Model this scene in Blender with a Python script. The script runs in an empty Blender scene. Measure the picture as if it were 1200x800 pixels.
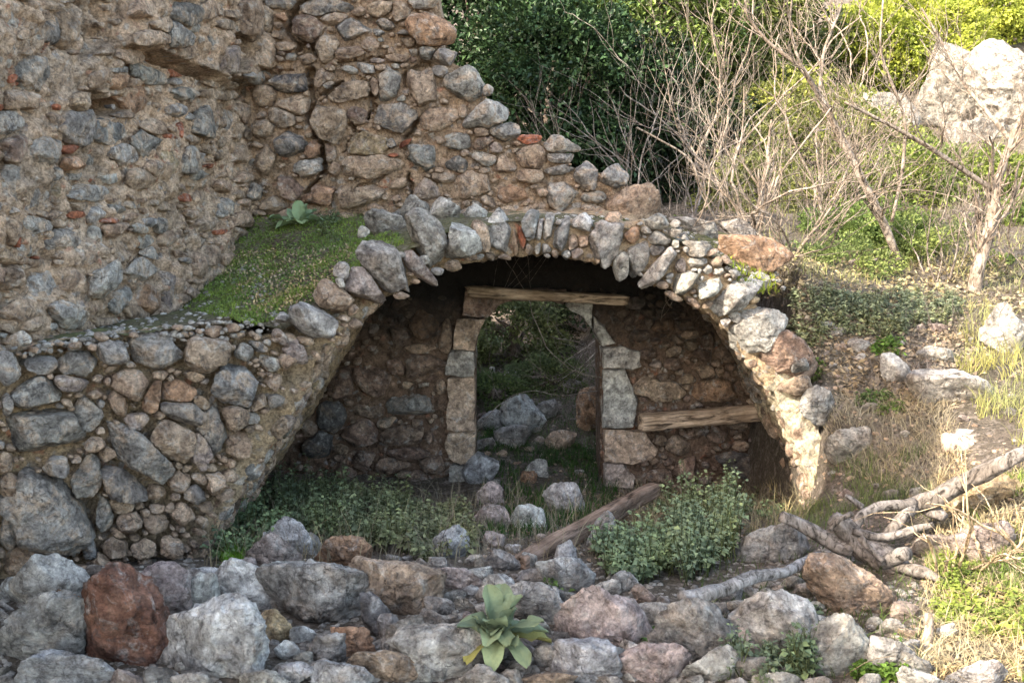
import bpy, bmesh, math, time
import numpy as np
from mathutils import Vector
T0 = time.time()
SC = bpy.context.scene
COL = SC.collection
# ------------------------------------------------------------------ camera, sky, sun, exposure
FPX = 1100.0                      # focal length in pixels of the 1200 px wide photograph
PITCH = math.atan(0.2)
cam_d = bpy.data.cameras.new('camera'); cam = bpy.data.objects.new('camera', cam_d); COL.objects.link(cam)
cam_d.sensor_width = 36.0; cam_d.lens = 36.0 * FPX / 1200.0
cam_d.clip_start = 0.05; cam_d.clip_end = 1500
cam.location = (0, 0, 0); cam.rotation_euler = (math.pi/2 - PITCH, 0, 0)
SC.camera = cam
SUN = np.array([-1.0, -0.6, 0.9])            # towards the sun
w = bpy.data.worlds.new('World'); SC.world = w; w.use_nodes = True
nt = w.node_tree; nt.nodes.clear()
sky = nt.nodes.new('ShaderNodeTexSky'); sky.sky_type = 'NISHITA'; sky.sun_disc = False
sky.sun_elevation = math.atan2(SUN[2], math.hypot(SUN[0], SUN[1]))
sky.sun_rotation = math.atan2(SUN[0], SUN[1])
sky.air_density = 1.0; sky.dust_density = 2.0
bg = nt.nodes.new('ShaderNodeBackground'); bg.inputs[1].default_value = 0.15
wo = nt.nodes.new('ShaderNodeOutputWorld')
tint = nt.nodes.new('ShaderNodeMix'); tint.data_type = 'RGBA'; tint.blend_type = 'MULTIPLY'; tint.inputs[0].default_value = 1
tint.inputs[7].default_value = (1.16, 1.0, .80, 1)        # thin bright haze: a warmer sky than a perfectly clear one
nt.links.new(sky.outputs[0], tint.inputs[6]); nt.links.new(tint.outputs[2], bg.inputs[0]); nt.links.new(bg.outputs[0], wo.inputs[0])
sd = bpy.data.lights.new('sun', 'SUN'); sd.energy = 2.0; sd.angle = math.radians(0.5); sd.color = (1.0, 0.90, 0.74)
so = bpy.data.objects.new('sun', sd); COL.objects.link(so); so.location = (-8, -6, 9)
so.rotation_euler = Vector((-SUN[0], -SUN[1], -SUN[2])).to_track_quat('-Z', 'Y').to_euler()
SC.view_settings.view_transform = 'Standard'; SC.view_settings.look = 'None'
SC.view_settings.gamma = 1.0; SC.view_settings.use_curve_mapping = False
SC.view_settings.exposure = 2.75

# ------------------------------------------------------------------ maths helpers
CP, SP = math.cos(PITCH), math.sin(PITCH)
def ray(px, py):
    u = (np.asarray(px, float) - 600) / FPX; v = (400 - np.asarray(py, float)) / FPX
    return np.stack([u, CP + v*SP, -SP + v*CP], -1)
def at(px, py, Y):
    r = ray(px, py); return r * (np.asarray(Y, float) / r[..., 1])[..., None]
def proj(P):
    P = np.asarray(P, float)
    f = P[..., 1]*CP - P[..., 2]*SP; up = P[..., 1]*SP + P[..., 2]*CP
    f = np.where(f < 0.05, 0.05, f)
    return 600 + FPX*P[..., 0]/f, 400 - FPX*up/f
def _h(ix, iy, iz, s):
    n = (ix*374761393 + iy*668265263 + iz*1274126177 + s*974634777) & 0xFFFFFFFF
    n = ((n ^ (n >> 13)) * 1274126177) & 0xFFFFFFFF
    n = ((n ^ (n >> 16)) * 2246822519) & 0xFFFFFFFF
    return ((n ^ (n >> 15)) & 0xFFFFFF) / float(0xFFFFFF)
def noise(P, s=0):
    P = np.asarray(P, float); i = np.floor(P).astype(np.int64); f = P - i; f = f*f*f*(f*(f*6-15)+10)
    out = 0
    for a in (0, 1):
        wa = f[..., 0] if a else 1-f[..., 0]
        for b in (0, 1):
            wb = f[..., 1] if b else 1-f[..., 1]
            for c in (0, 1):
                wc = f[..., 2] if c else 1-f[..., 2]
                out = out + wa*wb*wc*_h(i[..., 0]+a, i[..., 1]+b, i[..., 2]+c, s)
    return out*2 - 1
def fbm(P, o=4, s=0, g=0.5, ridge=False):
    t = 0; a = 1.0; k = 0; P = np.asarray(P, float)
    for q in range(o):
        n = noise(P*(2.03**q) + q*7.3, s+q)
        if ridge: n = 1 - 2*np.abs(n)
        t = t + a*n; k += a; a *= g
    return t / k
def worley(P, s=0):
    P = np.asarray(P, float); i = np.floor(P).astype(np.int64); d1 = np.full(P.shape[:-1], 9.0); d2 = d1.copy()
    for a in (-1, 0, 1):
        for b in (-1, 0, 1):
            for c in (-1, 0, 1):
                ii = i + np.array([a, b, c])
                q = np.stack([ii[..., k] + _h(ii[..., 0], ii[..., 1], ii[..., 2], s+11*k) for k in range(3)], -1)
                d = np.sqrt(((q-P)**2).sum(-1))
                m = d < d1; d2 = np.where(m, d1, np.minimum(d2, d)); d1 = np.where(m, d, d1)
    return d1, d2
def inpoly(x, y, poly):
    x = np.asarray(x, float); y = np.asarray(y, float); ins = np.zeros(x.shape, bool); n = len(poly)
    for k in range(n):
        x1, y1 = poly[k]; x2, y2 = poly[(k+1) % n]
        c = ((y1 > y) != (y2 > y))
        with np.errstate(divide='ignore', invalid='ignore'):
            xx = (x2-x1)*(y-y1)/((y2-y1) if y2 != y1 else 1e-9) + x1
        ins ^= c & (x < xx)
    return ins
def polydist(x, y, line):
    x = np.asarray(x, float); d = np.full(x.shape, 1e9)
    for (x1, y1), (x2, y2) in zip(line[:-1], line[1:]):
        L = (x2-x1)**2 + (y2-y1)**2
        t = np.clip(((x-x1)*(x2-x1) + (y-y1)*(y2-y1))/L, 0, 1)
        d = np.minimum(d, np.hypot(x-x1-t*(x2-x1), y-y1-t*(y2-y1)))
    return d
class RBF:
    def __init__(s, pts):
        p = np.array(pts, float); s.p = p[:, :2]; n = len(p)
        D = np.sqrt(((s.p[:, None]-s.p[None])**2).sum(-1))
        A = np.zeros((n+1, n+1)); A[:n, :n] = -D - 0.02*np.eye(n)*0; A[:n, n] = 1; A[n, :n] = 1
        s.w = np.linalg.lstsq(A, np.append(p[:, 2], 0), rcond=None)[0]
    def __call__(s, x, y):
        x = np.asarray(x, float); y = np.asarray(y, float); o = np.full(x.shape, s.w[-1])
        for k in range(len(s.p)): o = o - s.w[k]*np.hypot(x-s.p[k, 0], y-s.p[k, 1])
        return o
def sstep(a, b, x): t = np.clip((x-a)/(b-a), 0, 1); return t*t*(3-2*t)

# ------------------------------------------------------------------ object helpers
def mk_mesh(name, V, F, smooth=True):
    V = np.asarray(V, np.float32); me = bpy.data.meshes.new(name)
    if isinstance(F, np.ndarray):
        k = F.shape[1]; nf = len(F)
        me.vertices.add(len(V)); me.vertices.foreach_set('co', V.ravel())
        me.loops.add(nf*k); me.loops.foreach_set('vertex_index', F.astype(np.int32).ravel())
        me.polygons.add(nf); me.polygons.foreach_set('loop_start', np.arange(0, nf*k, k, dtype=np.int32))
        me.polygons.foreach_set('loop_total', np.full(nf, k, np.int32))
        me.update(calc_edges=True)
    else:
        me.from_pydata([tuple(v) for v in V.tolist()], [], F); me.update()
    if smooth: me.polygons.foreach_set('use_smooth', np.ones(len(me.polygons), bool))
    return me
def link(name, me, mat, loc=(0, 0, 0), parent=None, color=None):
    o = bpy.data.objects.new(name, me); COL.objects.link(o)
    if mat and not me.materials: me.materials.append(mat)
    o.location = tuple(float(q) for q in loc)
    if parent:
        o.parent = parent
        o.location = tuple(float(loc[k]) - parent['_w'][k] for k in range(3))
    if color is not None: o.color = (*color[:3], 1)
    o['_w'] = [float(q) for q in loc]
    return o
def thing(name, label, cat, loc, group=None):
    o = bpy.data.objects.new(name, None); COL.objects.link(o); o.location = tuple(float(q) for q in loc)
    o.empty_display_size = .1; o['_w'] = [float(q) for q in loc]
    tag(o, label, cat, group); return o
def tag(o, label=None, cat=None, group=None, kind=None):
    if label: o['label'] = label
    if cat: o['category'] = cat
    if group: o['group'] = group
    if kind: o['kind'] = kind
    return o
R = np.random.RandomState

# ------------------------------------------------------------------ materials
def mat_new(name):
    m = bpy.data.materials.new(name); m.use_nodes = True; nt = m.node_tree
    b = nt.nodes['Principled BSDF']; b.inputs['Roughness'].default_value = 0.9
    b.inputs['Specular IOR Level'].default_value = 0.25
    return m, nt, b
class NB:
    def __init__(s, nt): s.nt = nt
    def n(s, t, **k):
        x = s.nt.nodes.new(t)
        for a, b in k.items(): setattr(x, a, b)
        return x
    def l(s, a, b): s.nt.links.new(a, b)
    def noise(s, vec, scale, det=5, rough=.6, dist=0.0):
        x = s.n('ShaderNodeTexNoise'); x.inputs['Scale'].default_value = scale
        x.inputs['Detail'].default_value = det; x.inputs['Roughness'].default_value = rough
        x.inputs['Distortion'].default_value = dist
        s.l(vec, x.inputs['Vector']); return x.outputs['Fac']
    def ramp(s, fac, pts):
        x = s.n('ShaderNodeValToRGB'); cr = x.color_ramp
        while len(cr.elements) < len(pts): cr.elements.new(.5)
        for e, (p, c) in zip(cr.elements, pts):
            e.position = p; e.color = (*c, 1) if len(c) == 3 else c
        s.l(fac, x.inputs[0]); return x.outputs[0]
    def mix(s, fac, a, b, mode='MIX'):
        x = s.n('ShaderNodeMix', data_type='RGBA', blend_type=mode)
        for v, i in ((fac, 0), (a, 6), (b, 7)):
            if isinstance(v, (int, float)): x.inputs[i].default_value = v
            elif isinstance(v, tuple): x.inputs[i].default_value = (*v, 1)
            else: s.l(v, x.inputs[i])
        return x.outputs[2]
    def math(s, op, a, b=0.0):
        x = s.n('ShaderNodeMath', operation=op)
        for v, i in ((a, 0), (b, 1)):
            if isinstance(v, (int, float)): x.inputs[i].default_value = v
            else: s.l(v, x.inputs[i])
        return x.outputs[0]
    def bump(s, h, strength, dist, prev=None):
        x = s.n('ShaderNodeBump'); x.inputs['Strength'].default_value = strength; x.inputs['Distance'].default_value = dist
        s.l(h, x.inputs['Height'])
        if prev: s.l(prev, x.inputs['Normal'])
        return x.outputs[0]
    def vec(s, offset=True):
        tc = s.n('ShaderNodeTexCoord')
        if not offset: return tc.outputs['Object']
        oi = s.n('ShaderNodeObjectInfo'); m = s.n('ShaderNodeVectorMath', operation='ADD')
        k = s.n('ShaderNodeVectorMath', operation='SCALE'); k.inputs[0].default_value = (37, 91, 53)
        s.l(oi.outputs['Random'], k.inputs['Scale'])
        s.l(tc.outputs['Object'], m.inputs[0]); s.l(k.outputs[0], m.inputs[1]); return m.outputs[0]
def stone_mat(name='weathered_stone', patch=0.4, fine=1.0, soot_shade=None):
    m, nt, b = mat_new(name); N = NB(nt); v = N.vec()
    oi = N.n('ShaderNodeObjectInfo'); base = oi.outputs['Color']
    big = N.noise(v, 7, 6, .62, .6)
    fn = N.noise(v, 60, 8, .7)
    fn2 = N.noise(v, 18, 9, .72, .4)
    # mortar and dust clinging, a warmer tone in patches
    tl = .50 if patch < .8 else .47; tanf = N.ramp(N.noise(v, 4.5 if patch < .8 else 9, 6, .65, 1.0), [(tl, (0, 0, 0)), (tl+.12, (1, 1, 1))])
    c = N.mix(N.math('MULTIPLY', tanf, patch), base, (.40, .31, .235))
    # pale lichen, dark weathering blotches
    lich = N.ramp(N.noise(v, 13, 7, .7, .8), [(.53, (0, 0, 0)), (.66, (1, 1, 1))])
    c = N.mix(N.math('MULTIPLY', lich, .55), c, (.55, .54, .52))
    dark = N.ramp(N.noise(v, 16, 8, .72, 1.5), [(.38, (1, 1, 1)), (.46, (0, 0, 0))])
    c = N.mix(N.math('MULTIPLY', dark, .5), c, (.10, .095, .10))
    c = N.mix(.85, c, N.ramp(fn2, [(.36, (.34, .33, .33)), (.45, (.84, .83, .83)), (.54, (1.10, 1.10, 1.09)), (.66, (1.55, 1.55, 1.53))]), 'MULTIPLY')
    c = N.mix(.8, c, N.ramp(N.noise(v, 9, 6, .6, .8), [(.38, (.55, .53, .52)), (.5, (1.0, 1.0, 1.0)), (.6, (1.38, 1.37, 1.36))]), 'MULTIPLY')
    c = N.mix(.7, c, N.ramp(fn, [(.38, (.60, .59, .59)), (.5, (1.0, 1.0, 1.0)), (.64, (1.3, 1.3, 1.3))]), 'MULTIPLY')
    if soot_shade:  # soot together with painted interior shade, darker with height
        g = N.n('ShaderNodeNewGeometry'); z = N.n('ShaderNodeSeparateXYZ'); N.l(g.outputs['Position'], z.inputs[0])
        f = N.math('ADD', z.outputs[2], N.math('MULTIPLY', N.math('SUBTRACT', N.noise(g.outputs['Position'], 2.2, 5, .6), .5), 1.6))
        mr = N.n('ShaderNodeMapRange'); mr.inputs[1].default_value = soot_shade[0]; mr.inputs[2].default_value = soot_shade[1]; mr.inputs[4].default_value = .93; N.l(f, mr.inputs[0])
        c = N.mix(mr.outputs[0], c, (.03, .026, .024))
    N.l(c, b.inputs['Base Color'])
    vo = N.n('ShaderNodeTexVoronoi'); vo.inputs['Scale'].default_value = 34; N.l(v, vo.inputs['Vector'])
    pits = N.ramp(vo.outputs['Distance'], [(.08, (0, 0, 0)), (.38, (1, 1, 1))])
    wp = N.n('ShaderNodeVectorMath', operation='ADD'); wn = N.n('ShaderNodeTexNoise'); wn.inputs['Scale'].default_value = 11; wn.inputs['Detail'].default_value = 6; N.l(v, wn.inputs['Vector'])
    ws = N.n('ShaderNodeVectorMath', operation='SCALE'); ws.inputs['Scale'].default_value = .16; N.l(wn.outputs['Color'], ws.inputs[0]); N.l(v, wp.inputs[0]); N.l(ws.outputs[0], wp.inputs[1])
    cr = N.n('ShaderNodeTexVoronoi', feature='DISTANCE_TO_EDGE'); cr.inputs['Scale'].default_value = 8.5; N.l(wp.outputs[0], cr.inputs['Vector'])
    crk = N.ramp(cr.outputs['Distance'], [(.0, (0, 0, 0)), (.035, (1, 1, 1))])
    gate = N.ramp(N.noise(v, 5, 3, .5), [(.51, (0, 0, 0)), (.56, (1, 1, 1))])
    crf = N.math('MULTIPLY', N.math('SUBTRACT', 1.0, crk), gate)
    c = N.mix(N.math('MULTIPLY', crf, .5), c, (.07, .06, .055)); N.l(c, b.inputs['Base Color'])
    n1 = N.bump(N.math('SUBTRACT', fn2, N.math('MULTIPLY', crf, .25)), 1.0*fine, .075); n2 = N.bump(fn, .7*fine, .012, n1); n3 = N.bump(pits, .35*fine, .010, n2)
    N.l(n3, b.inputs['Normal']); return m
def mortar_mat(name, c1, c2, c3, cell=22, soot_shade=None):
    m, nt, b = mat_new(name); N = NB(nt); v = N.vec(False)
    big = N.noise(v, 2.2, 6, .65, .6); mid = N.noise(v, 11, 8, .7, .5); fn = N.noise(v, 70, 6, .7)
    c = N.mix(N.ramp(big, [(.38, (0, 0, 0)), (.62, (1, 1, 1))]), c1, c2)
    vo = N.n('ShaderNodeTexVoronoi'); vo.inputs['Scale'].default_value = cell; vo.inputs['Randomness'].default_value = 1
    wv = N.n('ShaderNodeMix', data_type='VECTOR'); nv = N.n('ShaderNodeTexNoise'); nv.inputs['Scale'].default_value = 9
    N.l(v, nv.inputs['Vector']); wv.inputs[0].default_value = .12; N.l(v, wv.inputs[4]); N.l(nv.outputs['Color'], wv.inputs[5])
    N.l(wv.outputs[1], vo.inputs['Vector'])
    sep = N.n('ShaderNodeSeparateColor'); N.l(vo.outputs['Color'], sep.inputs[0])
    peb = N.ramp(sep.outputs[0], [(.45, (0, 0, 0)), (.5, (1, 1, 1))])
    pc = N.ramp(sep.outputs[1], [(0, (.30, .29, .30)), (.35, (.46, .43, .39)), (.7, (.36, .28, .22)), (.93, (.40, .16, .09)), (1, (.55, .52, .48))])
    edge = N.ramp(vo.outputs['Distance'], [(.25, (1, 1, 1)), (.5, (0, 0, 0))])
    c = N.mix(N.math('MULTIPLY', N.math('MULTIPLY', peb, edge), .75), c, pc)
    c = N.mix(.85, c, N.ramp(mid, [(.36, (.32, .30, .28)), (.47, (.86, .85, .84)), (.56, (1.12, 1.11, 1.1)), (.67, (1.5, 1.48, 1.45))]), 'MULTIPLY')
    c = N.mix(.8, c, N.ramp(fn, [(.38, (.45, .44, .43)), (.58, (1.25, 1.25, 1.25))]), 'MULTIPLY')
    if soot_shade:  # soot and the vault's shade put into the mortar colour, growing upwards
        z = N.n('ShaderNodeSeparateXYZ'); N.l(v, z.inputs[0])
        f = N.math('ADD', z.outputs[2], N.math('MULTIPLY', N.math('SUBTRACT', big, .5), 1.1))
        mr = N.n('ShaderNodeMapRange'); mr.inputs[1].default_value = soot_shade[0]; mr.inputs[2].default_value = soot_shade[1]; N.l(f, mr.inputs[0])
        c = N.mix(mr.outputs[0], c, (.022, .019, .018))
    N.l(c, b.inputs['Base Color'])
    n1 = N.bump(mid, 1.0, .05); n2 = N.bump(edge, .5, .015, n1); n3 = N.bump(fn, .9, .014, n2); N.l(n3, b.inputs['Normal']); return m
def soil_mat(name, c1, c2, c3):
    m, nt, b = mat_new(name); N = NB(nt); v = N.vec(False)
    c = N.mix(N.ramp(N.noise(v, 1.3, 6, .6), [(.4, (0, 0, 0)), (.6, (1, 1, 1))]), c1, c2)
    c = N.mix(N.ramp(N.noise(v, 14, 8, .75, .6), [(.5, (0, 0, 0)), (.62, (1, 1, 1))]), c, c3)
    f = N.noise(v, 55, 7, .75); c = N.mix(.85, c, N.ramp(f, [(.38, (.4, .4, .4)), (.6, (1.35, 1.35, 1.35))]), 'MULTIPLY')
    N.l(c, b.inputs['Base Color']); N.l(N.bump(f, 1, .02, N.bump(N.noise(v, 12, 8, .7), 1, .05)), b.inputs['Normal']); return m
def leaf_mat(name, trans=.3, rough=.6, var=(.55, 1.45)):
    m, nt, b = mat_new(name); N = NB(nt); v = N.vec(False)
    oi = N.n('ShaderNodeObjectInfo')
    g = N.n('ShaderNodeNewGeometry')
    r = N.noise(v, 23, 3, .6); big = N.noise(v, 2.6, 3, .5)
    c = N.mix(1.0, oi.outputs['Color'], N.ramp(g.outputs['Random Per Island'], [(0, (var[0],)*3), (.7, (1, 1.0, .95)), (1, (var[1], var[1], var[1]*.85))]), 'MULTIPLY')
    c = N.mix(.6, c, N.ramp(big, [(.35, (.75, .85, .9)), (.65, (1.25, 1.15, .8))]), 'MULTIPLY')
    N.l(c, b.inputs['Base Color']); b.inputs['Roughness'].default_value = rough
    t = N.n('ShaderNodeBsdfTranslucent'); N.l(c, t.inputs[0])
    ms = N.n('ShaderNodeMixShader'); ms.inputs[0].default_value = trans
    out = [q for q in nt.nodes if q.type == 'OUTPUT_MATERIAL'][0]
    N.l(b.outputs[0], ms.inputs[1]); N.l(t.outputs[0], ms.inputs[2]); N.l(ms.outputs[0], out.inputs[0]); return m
def wood_mat(name, stretch=(1, 1, 1), s=1.0):
    m, nt, b = mat_new(name); N = NB(nt); v = N.vec(True)
    mp = N.n('ShaderNodeMapping'); mp.inputs['Scale'].default_value = stretch; N.l(v, mp.inputs[0])
    oi = N.n('ShaderNodeObjectInfo')
    g = N.noise(mp.outputs[0], 26*s, 9, .7, 1.2); k = N.noise(v, 5, 5, .6)
    c = N.mix(.95, oi.outputs['Color'], N.ramp(g, [(.38, (.12, .11, .10)), (.46, (.70, .67, .65)), (.62, (1.45, 1.42, 1.4))]), 'MULTIPLY')
    c = N.mix(.8, c, N.ramp(k, [(.40, (.6, .55, .5)), (.58, (1.15, 1.15, 1.15))]), 'MULTIPLY')
    N.l(c, b.inputs['Base Color']); N.l(N.bump(g, 1.0, .012), b.inputs['Normal']); return m
M_ST = stone_mat(); M_ST2 = stone_mat('mortar_smeared_stone', .9); M_RED = stone_mat('red_rubble_stone', .15)
M_CUT = stone_mat('cut_limestone_block', .25, .6, (-1.35, -.8)); M_SOOT_SHADE = stone_mat('soot_shaded_rubble_stone', .6, 1.0, (-1.75, -1.0))  # both blacken towards the top: some soot, some painted vault shade
M_MO = mortar_mat('lime_mortar', (.53, .385, .275), (.44, .345, .265), None)
M_MOB = mortar_mat('ochre_lime_mortar', (.46, .325, .225), (.34, .25, .175), None, 18)
M_MOV = mortar_mat('rubble_core_mortar', (.50, .37, .235), (.36, .275, .19), None, 20)
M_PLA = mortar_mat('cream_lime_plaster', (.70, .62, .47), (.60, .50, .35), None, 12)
M_MOE = mortar_mat('earth_mortar', (.17, .112, .08), (.23, .155, .11), None, 20, soot_shade=(-1.65, -1.1))  # upper part darkened by soot and painted shade
M_SOIL = soil_mat('dry_earth', (.16, .13, .105), (.10, .085, .065), (.28, .24, .21))
M_TERR = soil_mat('mossy_earth', (.15, .16, .07), (.13, .10, .07), (.22, .20, .16))
M_LEAF = leaf_mat('leaf', .42); M_DLEAF = leaf_mat('evergreen_leaf', .18, .4, (.35, 1.7)); M_DRY = leaf_mat('dry_leaf', .1, .9)
M_WOOD = wood_mat('weathered_wood'); M_BEAM = wood_mat('weathered_beam', (.12, 1, 1)); M_BARK = wood_mat('bark', (1, 1, .5))
# stone base colours
KC = dict(G=(.385, .362, .335), g=(.29, .27, .25), L=(.50, .48, .455), T=(.53, .385, .28), t=(.43, .325, .245), B=(.31, .215, .165),
          D=(.15, .14, .14), R=(.40, .15, .085), O=(.46, .285, .185), W=(.53, .505, .465), P=(.42, .34, .305), Y=(.48, .37, .23), U=(.36, .355, .35), r=(.29, .145, .10))

# ------------------------------------------------------------------ rocks and masonry
ICO = {}
def ico(L):
    if L not in ICO:
        bm = bmesh.new(); bmesh.ops.create_icosphere(bm, subdivisions=L+1, radius=1)
        ICO[L] = (np.array([v.co[:] for v in bm.verts]), np.array([[v.index for v in f.verts] for f in bm.faces], np.int32)); bm.free()
    return ICO[L]
def rock(L, a, b, n, s, df, db, e=.7, ez=.8, amp=.07, seed=0, cuts=5, cutd=(.62, .95)):
    D, F = ico(L); r = R(seed); a = np.array(a); b = np.array(b); n = np.array(n)
    Q, _ = np.linalg.qr(r.randn(3, 3)); D = D @ Q          # turn the template so its grain never shows
    ph = np.arctan2(D[:, 1], D[:, 0]); rho = np.hypot(D[:, 0], D[:, 1])
    K = len(s); x = (ph % (2*math.pi))/(2*math.pi)*K; i = x.astype(int); f = x-i
    sv = s[i % K]*(1-f) + s[(i+1) % K]*f
    q = np.stack([np.cos(ph)*sv*rho**e, np.sin(ph)*sv*rho**e, np.sign(D[:, 2])*np.abs(D[:, 2])**ez], -1)
    for k in range(cuts):
        m = r.randn(3); m[2] = abs(m[2])*.9 + .15 if r.rand() < .8 else m[2]
        m /= np.linalg.norm(m); d = r.uniform(*cutd)
        h = np.maximum(q @ m - d, 0); q = q - h[:, None]*m*.92
    q[:, 2] = np.where(q[:, 2] > 0, q[:, 2]*df, q[:, 2]*db)
    V = q[:, :1]*a + q[:, 1:2]*b + q[:, 2:]*n
    la, lb = np.linalg.norm(a), np.linalg.norm(b); sz = 2*min(la, lb)*.6 + .4*max(la, lb)
    dirn = V/(np.linalg.norm(V, axis=1, keepdims=True)+1e-6)
    o = r.rand(3)*50
    d = .8*fbm(V/sz*1.9+o, 3 if L < 4 else 4, seed % 97, .5) + .5*fbm(V/sz*3.1+o+9, 3 if L < 4 else 5, seed % 89, .6, True) - .15
    d = d + .50*fbm(V/sz*7.5+o+3, 3, seed % 83, .65, True)
    V = V + dirn*(d*amp*sz)[:, None]
    if np.dot(np.cross(a, b), n) < 0: F = np.ascontiguousarray(F[:, ::-1])
    return V, F
def outline(r, K=40, p=(2.2, 4.0), jag=.10):
    ph = np.arange(K)*2*math.pi/K; q = r.uniform(*p); t = r.uniform(-.35, .35)
    s = (np.abs(np.cos(ph+t))**q + np.abs(np.sin(ph+t))**q)**(-1/q)
    for k in range(r.randint(4, 8)):
        m = r.rand()*6.28; d = r.uniform(.68, .98); c = np.cos(ph-m)
        s = np.where(c > .05, np.minimum(s, d/np.maximum(c, .05)), s)
    s = s/(.35+.65*s.mean())
    s = s*(1 + jag*sum(np.cos(k*ph + r.rand()*6.28)/k for k in range(2, 6))*.5)
    return s
def plane_hit(px, py, O, n):
    d = ray(px, py); t = np.dot(O, n)/(d @ n); return d*t[..., None] if np.ndim(t) else d*t
def level(wpx):
    return 2 if wpx < 19 else 3 if wpx < 54 else 4
def jit(c, r, a=.12, hue=.018):
    k = np.array(KC[c] if isinstance(c, str) else c)*(1+r.uniform(-a, a)*1.6)*(1+r.uniform(-hue, hue, 3)); return np.clip(k, .01, .85)
STN = [0]
def masonry(parent, O, n, stones, poly, fills, seed, mat=M_ST, fillcols='TTLtGP', off=None, blocked=None, gap=1.0, proud=.30,
            nm='stone', small_stuff=9, thick=.6, jag=.16, grow=1.30, fe=.48, deep=.5, fmat=None, holes=()):
    """stones: (px, py, w, h, colour[, rot, proud]) of the photograph, thrown onto a wall plane; gaps are packed with smaller ones"""
    r = R(seed); O = np.array(O, float); n = np.array(n, float); n /= np.linalg.norm(n)
    L = []
    for s in stones:
        L.append([s[0], s[1], max(s[2], 4)/2, max(s[3], 4)/2, math.radians(s[5] if len(s) > 5 else 0), s[4], s[6] if len(s) > 6 else None, 0])
    xs = [p[0] for p in poly]; ys = [p[1] for p in poly]
    for (lo, hi, cnt) in fills:
        X = r.uniform(min(xs), max(xs), cnt); Y = r.uniform(min(ys), max(ys), cnt); ok = inpoly(X, Y, poly)
        for hpoly in holes: ok &= ~inpoly(X, Y, hpoly)
        if blocked is not None: ok &= ~blocked(X, Y)
        for x, y in zip(X[ok], Y[ok]):
            sz = r.uniform(lo, hi); A = np.array([[q[0], q[1], q[2], q[3], q[4]] for q in L]) if L else np.zeros((0, 5))
            ww = sz*r.uniform(.5, .68); hh = sz*r.uniform(.3, .46)
            if len(A):
                dx, dy = x-A[:, 0], y-A[:, 1]; c, s_ = np.cos(A[:, 4]), np.sin(A[:, 4])
                u = (dx*c+dy*s_)/(A[:, 2]*.95+ww*.45); v = (-dx*s_+dy*c)/(A[:, 3]*.95+hh*.45)
                if (u*u+v*v < 1).any(): continue
            L.append([x, y, ww, hh, r.uniform(-.5, .5), fillcols[r.randint(len(fillcols))], None, 1])
    A = np.array([[q[0], q[1], q[2], q[3], q[4]] for q in L]); out = []; SV = []; SF = []; nv = 0
    cs, sn = np.cos(A[:, 4]), np.sin(A[:, 4]); K = 40; ph = np.arange(K)*2*math.pi/K; T = np.linspace(.12, 1, 23)
    for i, q in enumerate(L):
        s0 = outline(r, K, jag=jag)*grow; rr = max(q[2], q[3])
        nb = np.where((np.hypot(A[:, 0]-q[0], A[:, 1]-q[1]) < rr*1.3+np.maximum(A[:, 2], A[:, 3])*1.3) & (np.arange(len(L)) != i))[0]
        ss = s0[:, None]*T[None]; lx = q[2]*ss*np.cos(ph)[:, None]; ly = q[3]*ss*np.sin(ph)[:, None]
        PX = q[0] + lx*cs[i]-ly*sn[i]; PY = q[1] + lx*sn[i]+ly*cs[i]
        good = np.ones(PX.shape, bool)
        if len(nb):
            dx = PX[..., None]-A[nb, 0]; dy = PY[..., None]-A[nb, 1]
            u = (dx*cs[nb]+dy*sn[nb])/A[nb, 2]; v = (-dx*sn[nb]+dy*cs[nb])/A[nb, 3]
            dj = np.sqrt(u*u+v*v).min(-1); good &= (ss + gap/min(q[2], q[3]) < dj)
        if blocked is not None: good &= ~blocked(PX, PY)
        for hpoly in holes:
            if q[7]: good &= ~inpoly(PX, PY, hpoly)
        first = np.where(good.all(1), len(T)-1, np.argmin(good, 1)-1); first = np.clip(first, 0, len(T)-1)
        s = s0*T[first]; s = (np.roll(s, 1)+2*s+np.roll(s, -1))/4
        C = plane_hit(q[0], q[1], O, n)
        a = plane_hit(q[0]+q[2]*cs[i], q[1]+q[2]*sn[i], O, n)-C; b = -(plane_hit(q[0]-q[3]*sn[i]*-1, q[1]-q[3]*cs[i]*1, O, n)-C)
        b = plane_hit(q[0]-q[3]*sn[i], q[1]+q[3]*cs[i], O, n)-C
        m = min(np.linalg.norm(a), np.linalg.norm(b))
        pr = q[6] if q[6] is not None else proud*r.uniform(.6, 1.3)
        df = min(m*pr*1.6+.006, .11); db = max(m*thick, .05)
        o_ = float(off(q[0], q[1])) if off else 0.0
        o_ += r.uniform(-.5, .6)*min(m, .09)*deep
        wpx = 2*max(q[2], q[3]); STN[0] += 1
        V, F = rock(level(wpx), a, b, n, s, df, db, e=fe, ez=.5, amp=.085, seed=STN[0]+seed, cuts=r.randint(8, 15), cutd=(.50, .92))
        loc = C+n*o_
        col = jit(q[5], r)
        if q[7] and 2*q[2] < small_stuff: SV.append(V+loc); SF.append(F+nv); nv += len(V); continue
        mm = mat if mat is M_SOOT_SHADE else M_RED if q[5] in 'RO' else (fmat or mat) if q[7] else mat
        o = link(nm, mk_mesh(nm, V, F, False), mm, loc, parent, col); out.append(o)
    if SV:
        V = np.concatenate(SV); loc = V.mean(0)
        o = link('rubble_chips', mk_mesh('rubble_chips', V-loc, np.concatenate(SF)), fmat or mat, loc, parent, KC[fillcols[0]]); o['kind'] = 'stuff'
    return out
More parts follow.
